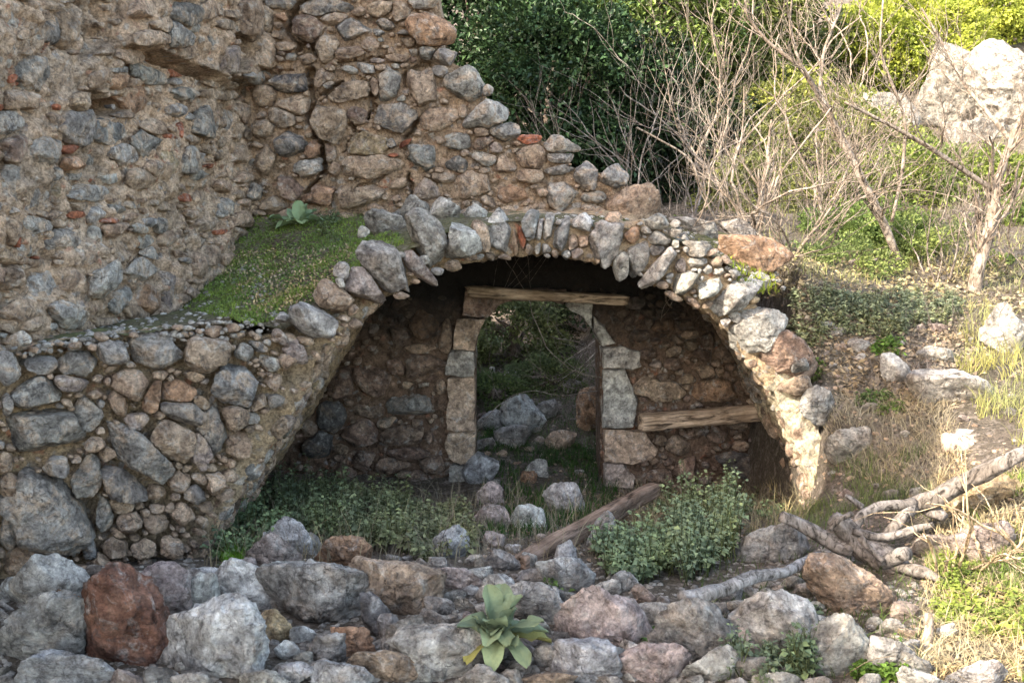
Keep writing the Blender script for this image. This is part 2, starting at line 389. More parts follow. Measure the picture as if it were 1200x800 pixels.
def sheet(name, O, n, poly, res, disp, mat, parent, holes=(), back=.0, amp_edge=True, loc=None):
    O = np.array(O, float); n = np.array(n, float); n /= np.linalg.norm(n)
    W = np.array([plane_hit(x, y, O, n) for x, y in poly]); up = np.array([0, 0, 1.0]); e1 = np.cross(up, n); e1 /= np.linalg.norm(e1); e2 = np.cross(n, e1)
    U = W @ e1; V = W @ e2; u = np.arange(U.min()-res, U.max()+res, res); v = np.arange(V.min()-res, V.max()+res, res)
    uu, vv = np.meshgrid(u, v); P = n*np.dot(O, n) + uu[..., None]*e1 + vv[..., None]*e2
    px, py = proj(P); m = inpoly(px, py, poly)
    for h in holes: m &= ~inpoly(px, py, h)
    P = P + n*disp(P, px, py)[..., None]
    return grid_mesh(name, P, m, mat, parent)
def grid_mesh(name, P, m, mat, parent=None, loc=None):
    h, w_ = m.shape; idx = np.arange(h*w_).reshape(h, w_); f = m[:-1, :-1] & m[1:, :-1] & m[:-1, 1:] & m[1:, 1:]
    F = np.stack([idx[:-1, :-1][f], idx[:-1, 1:][f], idx[1:, 1:][f], idx[1:, :-1][f]], -1)
    used = np.zeros(h*w_, bool); used[F.ravel()] = True; re = np.cumsum(used)-1
    V = P.reshape(-1, 3)[used]; loc = V.mean(0)*0 if loc is None else loc
    return link(name, mk_mesh(name, V, re[F].astype(np.int32)), mat, loc, parent)
def prism(name, front, depth, mat, parent=None):
    from mathutils.geometry import tessellate_polygon
    n = len(front); fr = [Vector(p) for p in front]; T = tessellate_polygon([fr])
    V = [tuple(p) for p in front] + [tuple(np.array(p)+depth) for p in front]
    F = [tuple(t) for t in T] + [tuple(n+k for k in reversed(t)) for t in T] + [(k, (k+1) % n, n+(k+1) % n, n+k) for k in range(n)]
    bm = bmesh.new(); vs = [bm.verts.new(v) for v in V]
    for f in F:
        try: bm.faces.new([vs[k] for k in f])
        except ValueError: pass
    bmesh.ops.recalc_face_normals(bm, faces=bm.faces[:]); me = bpy.data.meshes.new(name); bm.to_mesh(me); bm.free()
    return link(name, me, mat, (0, 0, 0), parent)
def lumps(P, s, a1=.02, a2=.012, f1=6, f2=24):
    d1, d2 = worley(P*f2*.8, s)
    e1, _ = worley(P*f2*1.9, s+5)
    return a1*fbm(P*f1, 5, s, .6) + a2*(.5-d1)*1.8 + a2*.6*(.5-e1) + .012*fbm(P*28, 3, s+3, .7, True)

# ------------------------------------------------------------------ the ground
def cp(*rows): return [tuple(at(px, py, Y)) for px, py, Y in rows]
PL_A_O = np.array([0, 6.0, 0.0]); PL_A_N = np.array([.69, -1.0, 0.0]); PL_A_N /= np.linalg.norm(PL_A_N)       # oblique broken face of the vault's left haunch
low_pts = cp((0, 800, 3.25), (300, 800, 3.2), (600, 800, 3.3), (900, 800, 3.3), (1200, 800, 3.1), (100, 700, 3.9), (350, 700, 4.1), (600, 700, 4.15), (850, 700, 4.1), (1100, 700, 4.0), (1200, 700, 3.8),
    (0, 680, 4.3), (230, 660, 4.7), (300, 640, 5.2), (420, 620, 5.6), (600, 640, 5.0), (760, 640, 5.1), (880, 640, 5.0), (600, 600, 6.0), (480, 590, 6.3), (400, 580, 6.8), (750, 590, 6.4), (880, 600, 5.8), (640, 572, 7.2), (800, 590, 7.3), (470, 575, 7.3), (880, 600, 6.9),
    (640, 548, 7.95), (620, 480, 8.8), (640, 440, 9.8), (600, 360, 12.5)) + [(-1.9, 7.2, -2.7), (1.9, 6.4, -2.55), (2, 7.4, -2.8), (-1.8, 9, -2.3), (1.8, 9, -2.3), (0, 2, -1.95), (-3, 2, -1.95), (3, 2, -1.9), (0, -3, -1.9), (-4, 5, -2.0), (3.3, 4.2, -1.85)]
bank_pts = cp((1200, 700, 3.8), (1100, 700, 4.0), (1000, 650, 4.7), (1150, 600, 4.55), (1200, 560, 4.7), (950, 600, 5.35), (1000, 560, 5.4), (1050, 500, 5.55), (1000, 420, 6.2), (960, 460, 6.05), (1050, 350, 7.0), (930, 330, 6.6), (880, 290, 6.9),
    (1150, 330, 7.6), (1200, 250, 9.2), (1190, 400, 6.5), (1150, 500, 5.3), (1000, 250, 10), (850, 250, 9.5), (1150, 100, 15), (1000, 30, 18), (1100, 200, 11.5)) + [(3.2, 3.0, -1.9), (0, 18, 2.3), (-5, 18, 2.6), (-3, 14, .1), (0, 14, .2), (10, 16, 2.2), (8, 8, -.3), (6, 5, -1.3), (4, 2, -1.9), (0, 12, -1.0), (-3, 12, -.9)]
H_LOW = RBF(low_pts); H_BANK = RBF(bank_pts)
def h_fun(x, y):
    x = np.asarray(x, float); y = np.asarray(y, float)
    xb = 2.02 - .8*sstep(7.8, 9.5, y); wd = .08 + .75*sstep(5.9, 5.2, y) + .5*sstep(8, 9.5, y)
    s = np.maximum(sstep(-1, 1, (x-xb)/wd), sstep(10.5, 13.5, y))
    yy = np.clip(y, 1.5, 19); xx = np.clip(x, -7, 11)
    z = H_LOW(xx, np.clip(yy, 1.5, 14))*(1-s) + H_BANK(xx, yy)*s
    z = z + np.clip(y-19, 0, 45)*.42
    return z
def g_noise(x, y):
    P = np.stack([x, y, 0*x], -1); near = sstep(25, 10, np.hypot(x, y))
    return .045*fbm(P*2.2, 4, 5) + near*.02*fbm(P*9, 4, 9, .6) + (1-near)*.9*fbm(P*.12, 3, 8)
def axis(lo, hi, res, far):
    a = list(np.arange(lo, hi, res)); k = res; x = hi
    while x < far: a.append(x); k *= 1.22; x += k
    k = res; x = lo-res; b = []
    while x > -far: b.append(x); k *= 1.22; x -= k
    return np.array(b[::-1]+a)
gx = axis(-2.6, 5.5, .035, 300); gy = axis(2.2, 11, .035, 300)
GX, GY = np.meshgrid(gx, gy); GZ = h_fun(GX, GY) + g_noise(GX, GY)
ground = grid_mesh('ground', np.stack([GX, GY, GZ], -1), np.ones(GX.shape, bool), M_SOIL); tag(ground, 'dry stony earth of the ruin floor and bank', kind='structure')
def interp(x, y, gx, gy, Z):
    i = np.clip(np.searchsorted(gx, x)-1, 0, len(gx)-2); j = np.clip(np.searchsorted(gy, y)-1, 0, len(gy)-2)
    fx = np.clip((x-gx[i])/(gx[i+1]-gx[i]), 0, 1); fy = np.clip((y-gy[j])/(gy[j+1]-gy[j]), 0, 1)
    return (Z[j, i]*(1-fx)+Z[j, i+1]*fx)*(1-fy) + (Z[j+1, i]*(1-fx)+Z[j+1, i+1]*fx)*fy
def gh(x, y): return interp(np.asarray(x, float), np.asarray(y, float), gx, gy, GZ)
def hit(px, py, hf=gh, y0=2.4, y1=24, n=420):
    px = np.atleast_1d(np.asarray(px, float)); py = np.atleast_1d(np.asarray(py, float)); r = ray(px, py); r = r/r[..., 1:2]
    Ys = np.geomspace(y0, y1, n); res = np.zeros((len(px), 3)); done = np.zeros(len(px), bool)
    for Y in Ys:
        P = r*Y; b = (~done) & (P[:, 2] < hf(P[:, 0], P[:, 1])); res[b] = P[b]; done |= b
    res[~done] = (r*y1)[~done]; return res, done
# earth and rubble on top of the vault, up to the standing walls
te_pts = cp((0, 412, 4.36), (100, 392, 4.55), (200, 385, 4.75), (270, 372, 4.95), (330, 382, 5.1), (375, 368, 5.24), (430, 312, 5.45), (470, 288, 5.6), (530, 264, 5.8), (620, 254, 6.05), (700, 258, 6.05), (770, 268, 6.05), (830, 295, 6.1), (880, 330, 6.1), (930, 350, 6.3),
    (0, 406, 4.45), (215, 362, 6.0), (255, 320, 6.5), (300, 254, 7.1), (430, 250, 7.1), (560, 250, 7.1), (700, 252, 7.1), (770, 256, 7.1), (850, 270, 7.3), (920, 305, 7.2)) + [(-2.6, 5, -.95), (2.2, 6.4, -1.0), (2.2, 7.3, -.9)]
H_TER = RBF(te_pts)
tx = np.arange(-2.9, 2.35, .025); ty = np.arange(4.1, 8.0, .025); TX, TY = np.meshgrid(tx, ty)
TZ = H_TER(TX, TY) + .035*fbm(np.stack([TX, TY, 0*TX], -1)*5, 4, 3, .6) - .01
edgeY = lambda x: np.where(x < 0, 6+.69*x, 6.0)
tm = (TY > edgeY(TX)-.05) & (TY < 7.85-.5*sstep(1.3, 2.2, TX)) & (TX < 1.72 - .25*sstep(6.6, 6.2, TY))
def th(x, y): return np.where(y > edgeY(x)-.05, interp(np.asarray(x, float), np.asarray(y, float), tx, ty, TZ), -9.0)
terr = grid_mesh('earth_terrace', np.stack([TX, TY, TZ], -1), tm, M_TERR); tag(terr, 'earth on top of the broken vault', kind='structure')
print('ground', round(time.time()-T0, 1))

# ------------------------------------------------------------------ left wall
LW_O = np.array([-1.95, 7.1, 0]); LW_D = np.array([-.182, -1, 0]); LW_D /= np.linalg.norm(LW_D)       # runs towards the camera's left
LW_N = np.array([-LW_D[1], LW_D[0], 0]); LW_N = LW_N if LW_N[0] > 0 else -LW_N
left_wall = thing('ruined_wall', 'tall rubble wall of tan mortar and grey stones on the left, with a dark putlog niche', 'wall', at(150, 380, 5.4))
LEDGE = [(150, 55), (172, 66), (200, 76), (235, 88), (252, 97), (262, 104), (300, 112)]
LNICHE = [(108, 118), (122, 128), (142, 124)]
LW_CR = [([(101, 0), (108, 30), (118, 48), (104, 64)], 7, .07), ([(118, 0), (126, 30), (128, 50)], 5, .05), ([(266, 48), (272, 66), (262, 88), (285, 108)], 9, .22), (LNICHE, 11, .2), ([(150, 98), (152, 80)], 5, .08), ([(52, 60), (58, 50)], 3, .05), ([(165, 62), (185, 70), (215, 80), (240, 92)], 5, .12)]
def lw_off(px, py):
    px = np.asarray(px, float); py = np.asarray(py, float)
    ly = np.interp(px, [p[0] for p in LEDGE], [p[1] for p in LEDGE])
    return .13*sstep(ly+5, ly-5, py)*sstep(128, 160, px) + .03*np.sin(px*.045+py*.03)
def lw_block(px, py):
    b = np.zeros(np.shape(px), bool)
    for l, wd, d in LW_CR: b |= polydist(px, py, l) < wd*.8
    return b
def lw_disp(P, px, py):
    d = lumps(P, 3, .055, .034, 5, 14) + lw_off(px, py) - .012
    for l, wd, dep in LW_CR: d = d - dep*sstep(wd*1.25, wd*.6, polydist(px, py, l))
    return d
LWP = [(-160, 560), (-160, -190), (304, -60), (304, 262), (240, 352), (150, 384), (60, 402), (-20, 420)]
sheet('mortar_face', LW_O, LW_N, LWP, .0095, lw_disp, M_MO, left_wall)
def lwp(y, z): return LW_O + LW_D*((7.1-y)/abs(LW_D[1])) + np.array([0, 0, z]) - LW_N*.25
body = [lwp(9.8, -2.6), lwp(9.8, 3.5), lwp(7.5, 3.65), lwp(6.4, 3.5), lwp(5.3, 3.4), lwp(4.4, 3.15), lwp(4.1, 3.1), lwp(4.1, -2.4)]
prism('wall_core', [tuple(p) for p in body], -LW_N*.55, M_MO, left_wall)
body = [lwp(4.1, -2.4), lwp(4.1, 3.1), lwp(3.64, 3.05), lwp(3.52, 2.5), lwp(3.4, 2.12), lwp(2.55, 1.92), lwp(2.5, 2.5), lwp(2.70, 2.92), lwp(2.84, 3.14), lwp(3.1, 3.26), lwp(3.42, 3.38), lwp(3.66, 3.7), lwp(3.45, 4.25), lwp(2.75, 4.0), lwp(2.15, 3.75), lwp(1.8, 3.3), lwp(1.5, 2.8),
 lwp(1.0, 2.6), lwp(.6, 2.45), lwp(-1.5, 2.2), lwp(-1.6, -2.4)]
prism('wall_core', [tuple(p) for p in body], -LW_N*.16, M_MO, left_wall)  # added unseen thin slab, its outline and opening shaped to steer sun and shade
LW = [(10,25,22,34,'L'),(48,5,50,14,'T'),(58,38,44,40,'G'),(4,68,26,50,'L'),(42,88,44,66,'G',60),(57,60,18,9,'R',8),(14,92,20,12,'R',-25),(24,98,14,10,'R'),(25,118,48,36,'T'),(12,145,28,36,'L'),(18,175,26,34,'B'),(48,177,42,46,'G'),(35,155,18,20,'P'),
 (78,175,24,12,'R',-15),(82,192,26,22,'O'),(88,150,46,44,'G'),(132,153,50,34,'U'),(165,170,36,34,'G'),(112,182,34,40,'G'),(148,180,34,26,'L'),(138,95,24,20,'O'),(165,118,38,36,'O',10),(138,82,22,10,'L'),(124,125,24,30,'D',0,.05),
 (193,160,28,9,'R',12),(208,152,6,30,'R',4),(213,120,5,24,'R',-4),(195,185,28,36,'Y'),(205,87,20,9,'R',10),(182,40,34,32,'G'),(232,48,28,36,'G',30),(195,18,38,34,'g'),(247,70,24,34,'P'),(150,10,34,30,'T'),(152,44,44,26,'T'),(175,88,56,22,'L',15),(150,65,40,20,'T'),
 (45,20,20,22,'T'),(88,30,34,60,'T'),(75,85,40,56,'T'),(85,120,26,26,'T'),(50,118,26,12,'O'),(65,125,18,8,'R',25),(2,125,12,10,'R'),(113,45,14,14,'T'),(112,90,16,24,'T'),(162,32,26,22,'T'),(180,110,30,20,'T'),(215,110,30,26,'G'),(290,60,18,60,'T'),(272,20,26,50,'T'),(222,15,26,30,'T'),
 (15,215,28,44,'G'),(43,222,36,44,'G'),(72,222,12,30,'Y'),(60,205,16,20,'G'),(95,207,20,12,'L'),(112,212,12,7,'R',20),(105,228,46,18,'L'),(95,251,24,9,'R',0,.6),(124,259,26,9,'R',8,.6),(42,265,44,26,'W'),(17,277,8,38,'R',-8),(6,270,14,44,'T'),(80,282,34,30,'G'),(113,277,12,28,'W'),
 (132,245,26,14,'G'),(171,260,20,16,'U'),(186,262,14,20,'G'),(169,281,28,22,'W',-20),(212,283,14,8,'O',-30),(116,325,30,46,'L',10),(197,335,24,48,'P'),(178,350,32,34,'O'),(165,315,36,30,'L'),(48,308,24,14,'T'),(35,290,34,24,'L'),(20,325,30,30,'T'),(55,335,34,36,'L'),(85,330,30,30,'T'),(72,367,48,34,'L'),(25,362,36,28,'T'),
 (110,362,26,22,'T'),(140,352,24,32,'L'),(222,232,12,8,'R'),(255,272,24,9,'R'),(293,225,16,24,'G'),(232,140,20,40,'G'),(275,140,20,26,'G'),(248,194,16,8,'R'),(220,190,24,30,'L'),(160,210,30,22,'T'),(190,220,26,22,'T'),(140,300,26,20,'T'),(245,300,20,30,'T'),(48,303,10,8,'R'),(150,302,8,7,'R'),(230,310,16,24,'T'),
 (150,240,14,10,'L'),(266,244,20,20,'L'),(285,180,18,26,'T'),(240,230,18,16,'T'),(205,255,16,30,'T'),(100,300,20,16,'T')]
LWF = [(-60, 440), (-60, -30), (303, -30), (303, 250), (236, 352), (150, 384), (60, 402)]
masonry(left_wall, LW_O, LW_N, LW, LWF, [(15, 28, 500), (10, 16, 500), (6, 10, 500)], 101, M_ST2, 'TTLTtTtTTT', lw_off, lw_block, gap=1.2, proud=.26, small_stuff=13, fe=.55, deep=.9)
# end grain of the wall seen from a step aside
# ------------------------------------------------------------------ back wall
BW_O = np.array([0, 7.1, 0]); BW_N = np.array([0, -1.0, 0])
back_wall = thing('ruined_wall', 'ruined rubble wall stepping down to the right above the vault, split by dark cracks', 'wall', at(500, 252, 7.1))
BW_CR = [([(352, -5), (341, 18), (337, 34), (345, 46), (356, 56)], 3.5, .16), ([(356, 56), (362, 60)], 7, .2), ([(362, 86), (368, 112), (361, 138), (366, 156), (378, 170), (380, 185), (378, 200), (362, 222)], 4.2, .2),
  ([(374, 118), (384, 108), (397, 98)], 2.2, .1), ([(433, 110), (436, 128), (430, 140)], 3, .12), ([(473, 85), (473, 100)], 2.5, .1), ([(490, 140), (484, 152), (476, 160)], 2.6, .12), ([(412, 150), (422, 158)], 4, .1), ([(300, 88), (340, 82)], 1.6, .05),
  ([(478, 205), (481, 225), (478, 240)], 2.4, .1), ([(412, 160), (400, 178)], 1.8, .06), ([(452, 205), (430, 215), (415, 222)], 1.6, .05), ([(395, 74), (430, 70), (452, 66)], 1.6, .06), ([(482, 80), (500, 76)], 3, .08)]
def jag_px(px, py, k=5.0):
    q = np.stack([px/6.0, py/6.0, 0*px], -1); return px+k*fbm(q, 3, 5, .6), py+k*fbm(q+20, 3, 6, .6), 1+.7*noise(q*.5+9, 2)
def bw_block(px, py):
    px, py, wv = jag_px(np.asarray(px, float), np.asarray(py, float)); b = np.zeros(np.shape(px), bool)
    for l, wd, d in BW_CR: b |= polydist(px, py, l) < wd*.75*wv
    return b
def bw_disp(P, px, py):
    px, py, wv = jag_px(px, py)
    d = lumps(P, 13, .035, .020, 5, 18) - .045
    for l, wd, dep in BW_CR: d = d - dep*sstep(1.4, .5, polydist(px, py, l)/wd/wv)
    return d
BWP = [(285, 275), (285, -220), (500, -220), (508, -60), (510, -10), (515, 15), (515, 55), (530, 72), (548, 82), (560, 100), (575, 120), (588, 140), (592, 152), (612, 158), (640, 166), (662, 172), (668, 196), (720, 206), (728, 216), (750, 226), (760, 240), (765, 275)]
sheet('mortar_face', BW_O, BW_N, BWP, .0095, bw_disp, M_MOB, back_wall)
fr = [BW_O + (plane_hit(x, y, BW_O, BW_N)-BW_O)*1.0 + np.array([0, .2, 0]) for x, y in BWP]
for p in (0, -1): fr[p][2] = -.75
prism('wall_core', [tuple(p) for p in fr], np.array([0, .42, 0]), M_MOB, back_wall)
E = .55
BW = [(325,5,50,14,'G'),(380,10,60,24,'g'),(358,33,46,36,'B'),(330,20,18,12,'O'),(325,30,14,9,'T'),(325,41,16,12,'T'),(332,54,28,12,'T'),(316,58,18,14,'T'),(315,73,15,7,'W',0,.5),(340,67,14,11,'G'),(360,70,24,12,'T'),(382,55,30,38,'T'),(412,35,44,34,'G'),(390,20,40,20,'T'),(408,62,44,18,'T'),(450,28,20,13,'U'),(445,47,10,7,'W'),(474,38,17,8,'G',8,.6),
 (501,34,48,42,'O',0,.5),(495,4,36,16,'L',0,.5),(500,61,20,16,'G',0,.5),(522,68,30,20,'G',0,.5),(485,61,16,10,'G'),(465,67,26,12,'T'),(463,78,12,8,'W',0,.5),(412,83,21,9,'L'),(340,98,54,26,'D',5),(377,92,30,22,'T'),(408,107,54,34,'t'),(456,100,30,42,'G'),(497,102,44,44,'t'),(517,84,24,16,'L'),(543,97,52,50,'G',0,.55),(571,107,14,18,'G',0,.5),
 (570,131,52,38,'L',-25,.5),(345,120,46,28,'T'),(310,110,26,32,'T'),(328,137,36,24,'t'),(388,145,56,46,'T'),(418,137,34,24,'B'),(466,141,48,38,'g'),(515,139,48,30,'T',-20),(542,131,13,20,'T'),(590,156,36,22,'G',5,.6),(338,170,46,34,'g'),(366,176,18,26,'O',35),(365,196,40,24,'W',-10,.5),(385,180,15,28,'B'),(432,170,58,32,'Y'),(437,195,80,34,'T'),
 (460,182,19,7,'R'),(475,168,22,8,'R',-35),(457,168,16,14,'G'),(494,182,50,40,'U'),(538,165,42,18,'L'),(534,193,26,22,'g'),(570,188,36,14,'L',15),(418,228,64,34,'T',-15),(498,222,36,26,'P'),(519,208,32,14,'t'),(370,228,46,36,'O'),(340,222,46,26,'B',10),(320,240,30,20,'T'),(556,215,44,30,'T'),(600,227,46,26,'O'),(655,171,38,20,'G',0,.5),(654,184,38,14,'L',0,.5),
 (655,199,36,13,'G',0,.4),(656,227,42,36,'G',0,.4),(688,206,30,30,'G',0,.5),(719,210,34,27,'U',0,.5),(697,231,30,14,'G'),(740,240,60,46,'T',0,.5),(697,248,28,18,'T'),(625,185,40,30,'T'),(620,163,34,12,'R',0,.3),(622,206,30,20,'T'),(590,195,30,20,'T'),(310,150,24,24,'T'),(312,190,24,40,'T'),(445,10,40,20,'T'),(435,52,24,20,'T'),(470,12,26,24,'T'),(478,180,10,12,'T'),(515,165,18,10,'T'),(545,180,14,10,'T'),(310,20,22,40,'T'),(360,110,16,8,'T'),(385,100,20,16,'L'),(445,80,18,10,'T'),(440,100,14,24,'T'),(637,226,20,12,'T')]
BWF = [(302, 262), (302, -30), (506, -30), (512, 50), (545, 78), (570, 110), (590, 142), (612, 160), (668, 175), (668, 198), (725, 208), (760, 232), (765, 262)]
masonry(back_wall, BW_O, BW_N, BW, BWF, [(14, 24, 200), (9, 14, 400), (5, 9, 700)], 202, M_ST2, 'TTtTPLTOBG', None, bw_block, gap=1.0, proud=.26, small_stuff=11, thick=1.0)

# ------------------------------------------------------------------ the broken vault
vault = thing('broken_vault', 'broken barrel vault with a rough arch ring of grey stones on edge', 'vault', at(620, 560, 6.0))
PR = [ # inner px,py  outer px,py  Y
 (190, 720, 30, 720, 4.62), (225, 665, 60, 660, 4.78), (262, 610, 110, 560, 4.95), (300, 550, 180, 470, 5.1), (340, 490, 240, 420, 5.25), (372, 428, 300, 392, 5.32), (400, 388, 350, 368, 5.42), (450, 350, 412, 318, 5.6), (500, 320, 470, 288, 5.78), (560, 304, 540, 264, 5.95), (620, 298, 620, 254, 6.0), (680, 301, 690, 256, 6.0), (740, 316, 765, 262, 6.0),
 (800, 346, 830, 295, 6.0), (850, 386, 880, 335, 6.0), (885, 430, 916, 400, 6.0), (912, 472, 940, 450, 6.0), (930, 518, 960, 502, 5.97), (948, 562, 980, 558, 5.93), (958, 620, 1000, 620, 5.88), (970, 700, 1015, 700, 5.82)]
def build_vault():
    inn = np.array([at(a, b, Y) for a, b, c, d, Y in PR]); outr = np.array([at(c, d, Y) for a, b, c, d, Y in PR])
    t = np.linspace(0, len(PR)-1, 300); k = np.arange(len(PR))
    I = np.stack([np.interp(t, k, inn[:, q]) for q in range(3)], -1); O_ = np.stack([np.interp(t, k, outr[:, q]) for q in range(3)], -1)
    for A in (I, O_):
        for _ in range(5): A[1:-1] = (A[:-2]+2*A[1:-1]+A[2:])/4
    cx = .12; base = -2.3; rows = []
    for s in np.linspace(1, 0, 14):
        P = O_.copy(); P[:, 1] = O_[:, 1]*(1-s) + 7.55*s; P[:, 2] -= .02; rows.append(P)
    for s in np.linspace(0, 1, 16)[1:]: rows.append(O_*(1-s)+I*s + np.array([0, -.02*math.sin(s*3.14), 0]))
    for s in np.linspace(0, 1, 70)[1:]:
        P = I.copy(); P[:, 1] = I[:, 1]*(1-s) + 7.5*s; g = 1 + .04*s*(I[:, 0] > cx); P[:, 0] = cx + (I[:, 0]-cx)*g
        rows.append(P)
    P = np.array(rows); dP = np.stack([fbm(P*5, 4, 31+q, .6) for q in range(3)], -1)*.035 + np.stack([fbm(P*16, 3, 41+q, .6) for q in range(3)], -1)*.02
    d1, d2 = worley(P*13, 5); cen = np.stack([P[..., 0]*0+cx, P[..., 1], P[..., 2]*0-2.0], -1); rad = P-cen; rad[..., 1] = 0; rad /= np.linalg.norm(rad, axis=-1, keepdims=True)+1e-6
    P = P + dP - rad*((.5-d1)*.045)[..., None]
    global SHELL; SHELL = (P, I.copy())
    m = np.ones(P.shape[:2], bool); m2 = m.copy(); m[:, 233:] = False; m2[:, :232] = False
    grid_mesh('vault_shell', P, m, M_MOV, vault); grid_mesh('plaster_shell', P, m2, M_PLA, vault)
build_vault()
LF = [(-30, 425), (0, 414), (60, 400), (150, 388), (230, 380), (268, 374), (300, 392), (342, 388), (352, 410), (330, 450), (300, 500), (268, 560), (232, 632), (205, 690), (-30, 700)]
def lf_disp(P, px, py):
    return lumps(P, 23, .05, .035, 4, 14) - .045 + .03*sstep(170, 260, px)*sstep(470, 520, py)
haunch = thing('vault_abutment', 'broken left haunch of the vault, big grey stones packed in crumbling tan rubble', 'wall', at(120, 660, 4.5))
sheet('rubble_core', PL_A_O, PL_A_N, LF, .0095, lf_disp, M_MOV, haunch)
HA = [(182,410,70,46,'G',0,.5),(131,409,42,34,'G'),(235,412,52,46,'t'),(272,450,66,56,'U',20,.5),(47,426,44,24,'U'),(90,427,50,42,'G'),(37,462,76,44,'G',-12,.5),(82,446,52,26,'P'),(55,503,100,54,'G',-5,.55),(100,485,32,46,'G'),(137,470,24,42,'T'),(150,450,46,40,'T'),(176,462,24,46,'O',15),(206,458,38,30,'O'),(212,480,52,28,'G',15),(248,500,36,50,'g'),(270,486,34,36,'t'),
 (163,533,104,46,'G',40,.6),(195,512,54,44,'T',20),(137,562,66,36,'g',35,.5),(65,543,38,26,'G',0,.6),(100,562,40,62,'G',20),(4,540,22,26,'T'),(54,604,122,112,'G',10,.5),(42,657,86,52,'T',10,.5),(230,525,24,40,'P'),(280,520,26,38,'T'),(290,487,22,15,'W'),(182,575,26,20,'T'),(8,430,30,40,'L'),(8,470,18,30,'G'),(20,395,24,18,'L'),(205,560,30,24,'T'),(225,575,26,22,'g'),(250,560,24,26,'T'),(120,600,24,40,'G',10),(150,610,30,30,'T'),(180,610,30,30,'T'),(210,600,28,24,'T'),(130,640,30,30,'T'),(165,640,26,24,'T'),(195,635,26,24,'T'),(103,640,18,30,'U'),(12,570,26,40,'T'),(10,620,24,60,'G'),(115,655,28,24,'T'),(80,675,50,20,'L'),(125,530,24,20,'T'),(160,490,30,22,'P'),(235,470,22,20,'T'),(110,518,26,20,'T'),(140,590,36,22,'T'),
 (315,425,30,20,'L',40),(300,405,24,12,'U',20),(318,447,26,20,'T',-50),(300,470,30,18,'T',-55),(310,400,12,8,'W')]
masonry(haunch, PL_A_O, PL_A_N, HA, LF, [(14, 22, 260), (9, 14, 700), (6, 9, 700)], 303, M_ST2, 'TTTTTTtTG', lambda x, y: .05, None, gap=.9, proud=.42, small_stuff=11, thick=.9, deep=1.1, jag=.28, grow=1.14)
# small stones showing in the soffit of the vault, left flank and lit right edge
def soffit(i0, i1, j0, j1, n, lo, hi, cols, seed):
    r = R(seed); P = SHELL[0]; base = 14+15
    for k in range(n):
        i = base + int(r.uniform(j0, j1)*68); j = int(r.uniform(i0, i1)*299); i = min(i, P.shape[0]-3); j = min(max(j, 2), 297)
        c = P[i, j]; e1 = P[i+1, j]-P[i-1, j]; e2 = P[i, j+2]-P[i, j-2]; e1 /= np.linalg.norm(e1); n_ = np.cross(e1, e2); n_ /= np.linalg.norm(n_); e2 = np.cross(n_, e1)
        if n_ @ (np.array([.12, c[1], -2.0])-c) < 0: n_ = -n_
        sz = r.uniform(lo, hi); STN[0] += 1; an = r.uniform(0, 3.1); a = (e1*math.cos(an)+e2*math.sin(an))*sz; b = (-e1*math.sin(an)+e2*math.cos(an))*sz*r.uniform(.5, .8)
        V, F = rock(2, a, b, n_, outline(r), sz*.55, sz*.6, seed=STN[0], amp=.10, cuts=7)
        link('soffit_stone', mk_mesh('soffit_stone', V, F, False), M_ST2, c, vault, jit(cols[r.randint(len(cols))], r))
soffit(0.02, .33, 0, .30, 235, .03, .085, 'TTLTTtPY', 91); soffit(.72, .97, 0, 1, 170, .02, .075, 'LTTtL', 92)
# arch ring: left part lies in the oblique broken face, the rest in the front plane
RL = [(364,376,46,40,'L',25,.55),(342,406,36,20,'P',50,.5),(391,350,42,32,'T',25,.5),(399,318,16,24,'G',0,.5),(425,336,52,40,'P',35,.5),(452,314,68,38,'G',52,.5),(483,311,50,17,'P',55,.6),(500,281,68,36,'G',55,.65),(535,283,46,48,'L',40,.6),(560,276,24,34,'t'),(328,371,14,12,'L'),(395,330,10,16,'W'),(330,398,24,12,'P',50),(545,300,20,12,'t',20),(465,345,18,12,'t',-30),(410,362,18,12,'T',-40)]
RLF = [(330, 400), (352, 360), (412, 320), (470, 290), (540, 266), (562, 268), (562, 302), (500, 322), (450, 352), (402, 388), (374, 424), (345, 470)]
masonry(vault, PL_A_O, PL_A_N, RL, RLF, [(11, 18, 120), (6, 11, 200)], 404, M_ST, 'TtTtL', lambda x, y: .055, None, gap=.6, grow=1.25, proud=.5, nm='ring_stone', small_stuff=10, thick=1.1)
RC = [(585,275,28,50,'L',12,.6),(603,282,6,32,'T',-5),(612,279,7,36,'R',-14,.6),(622,262,20,34,'U',-8,.5),(632,268,9,30,'L',15,.6),(643,265,13,40,'G',10,.7),(657,277,17,42,'U',25,.65),(650,296,10,14,'T'),(684,262,28,24,'L',0,.5),(708,286,42,58,'G',20,.6),(683,282,14,16,'T'),(675,296,16,14,'P'),(728,308,24,34,'L',15,.5),(745,300,28,44,'U',25,.5),(740,274,22,22,'O'),(671,284,12,18,'T'),(664,298,14,10,'L'),
 (772,311,54,26,'L',-48,.7),(801,332,42,22,'W',-38,.8),(770,260,32,16,'G'),(770,279,26,18,'G'),(768,292,20,15,'g'),(812,290,36,20,'g',0,.5),(803,291,14,12,'W'),(790,286,10,12,'W'),(797,311,15,16,'P'),(815,307,20,12,'W',0,.5),(827,315,13,11,'W'),(840,318,16,10,'G'),(831,338,34,24,'W',-35,.7),(857,350,64,28,'W',-32,.8),(700,304,12,10,'t'),(775,332,16,10,'t'),(788,346,20,12,'t',30),(810,352,18,10,'T',35),
 (890,382,66,50,'L',-35,.35),(880,350,16,12,'Y'),(860,370,20,12,'W',40),(590,300,14,8,'t'),(619,290,12,14,'t'),(630,290,8,14,'L'),(640,290,12,14,'L')]
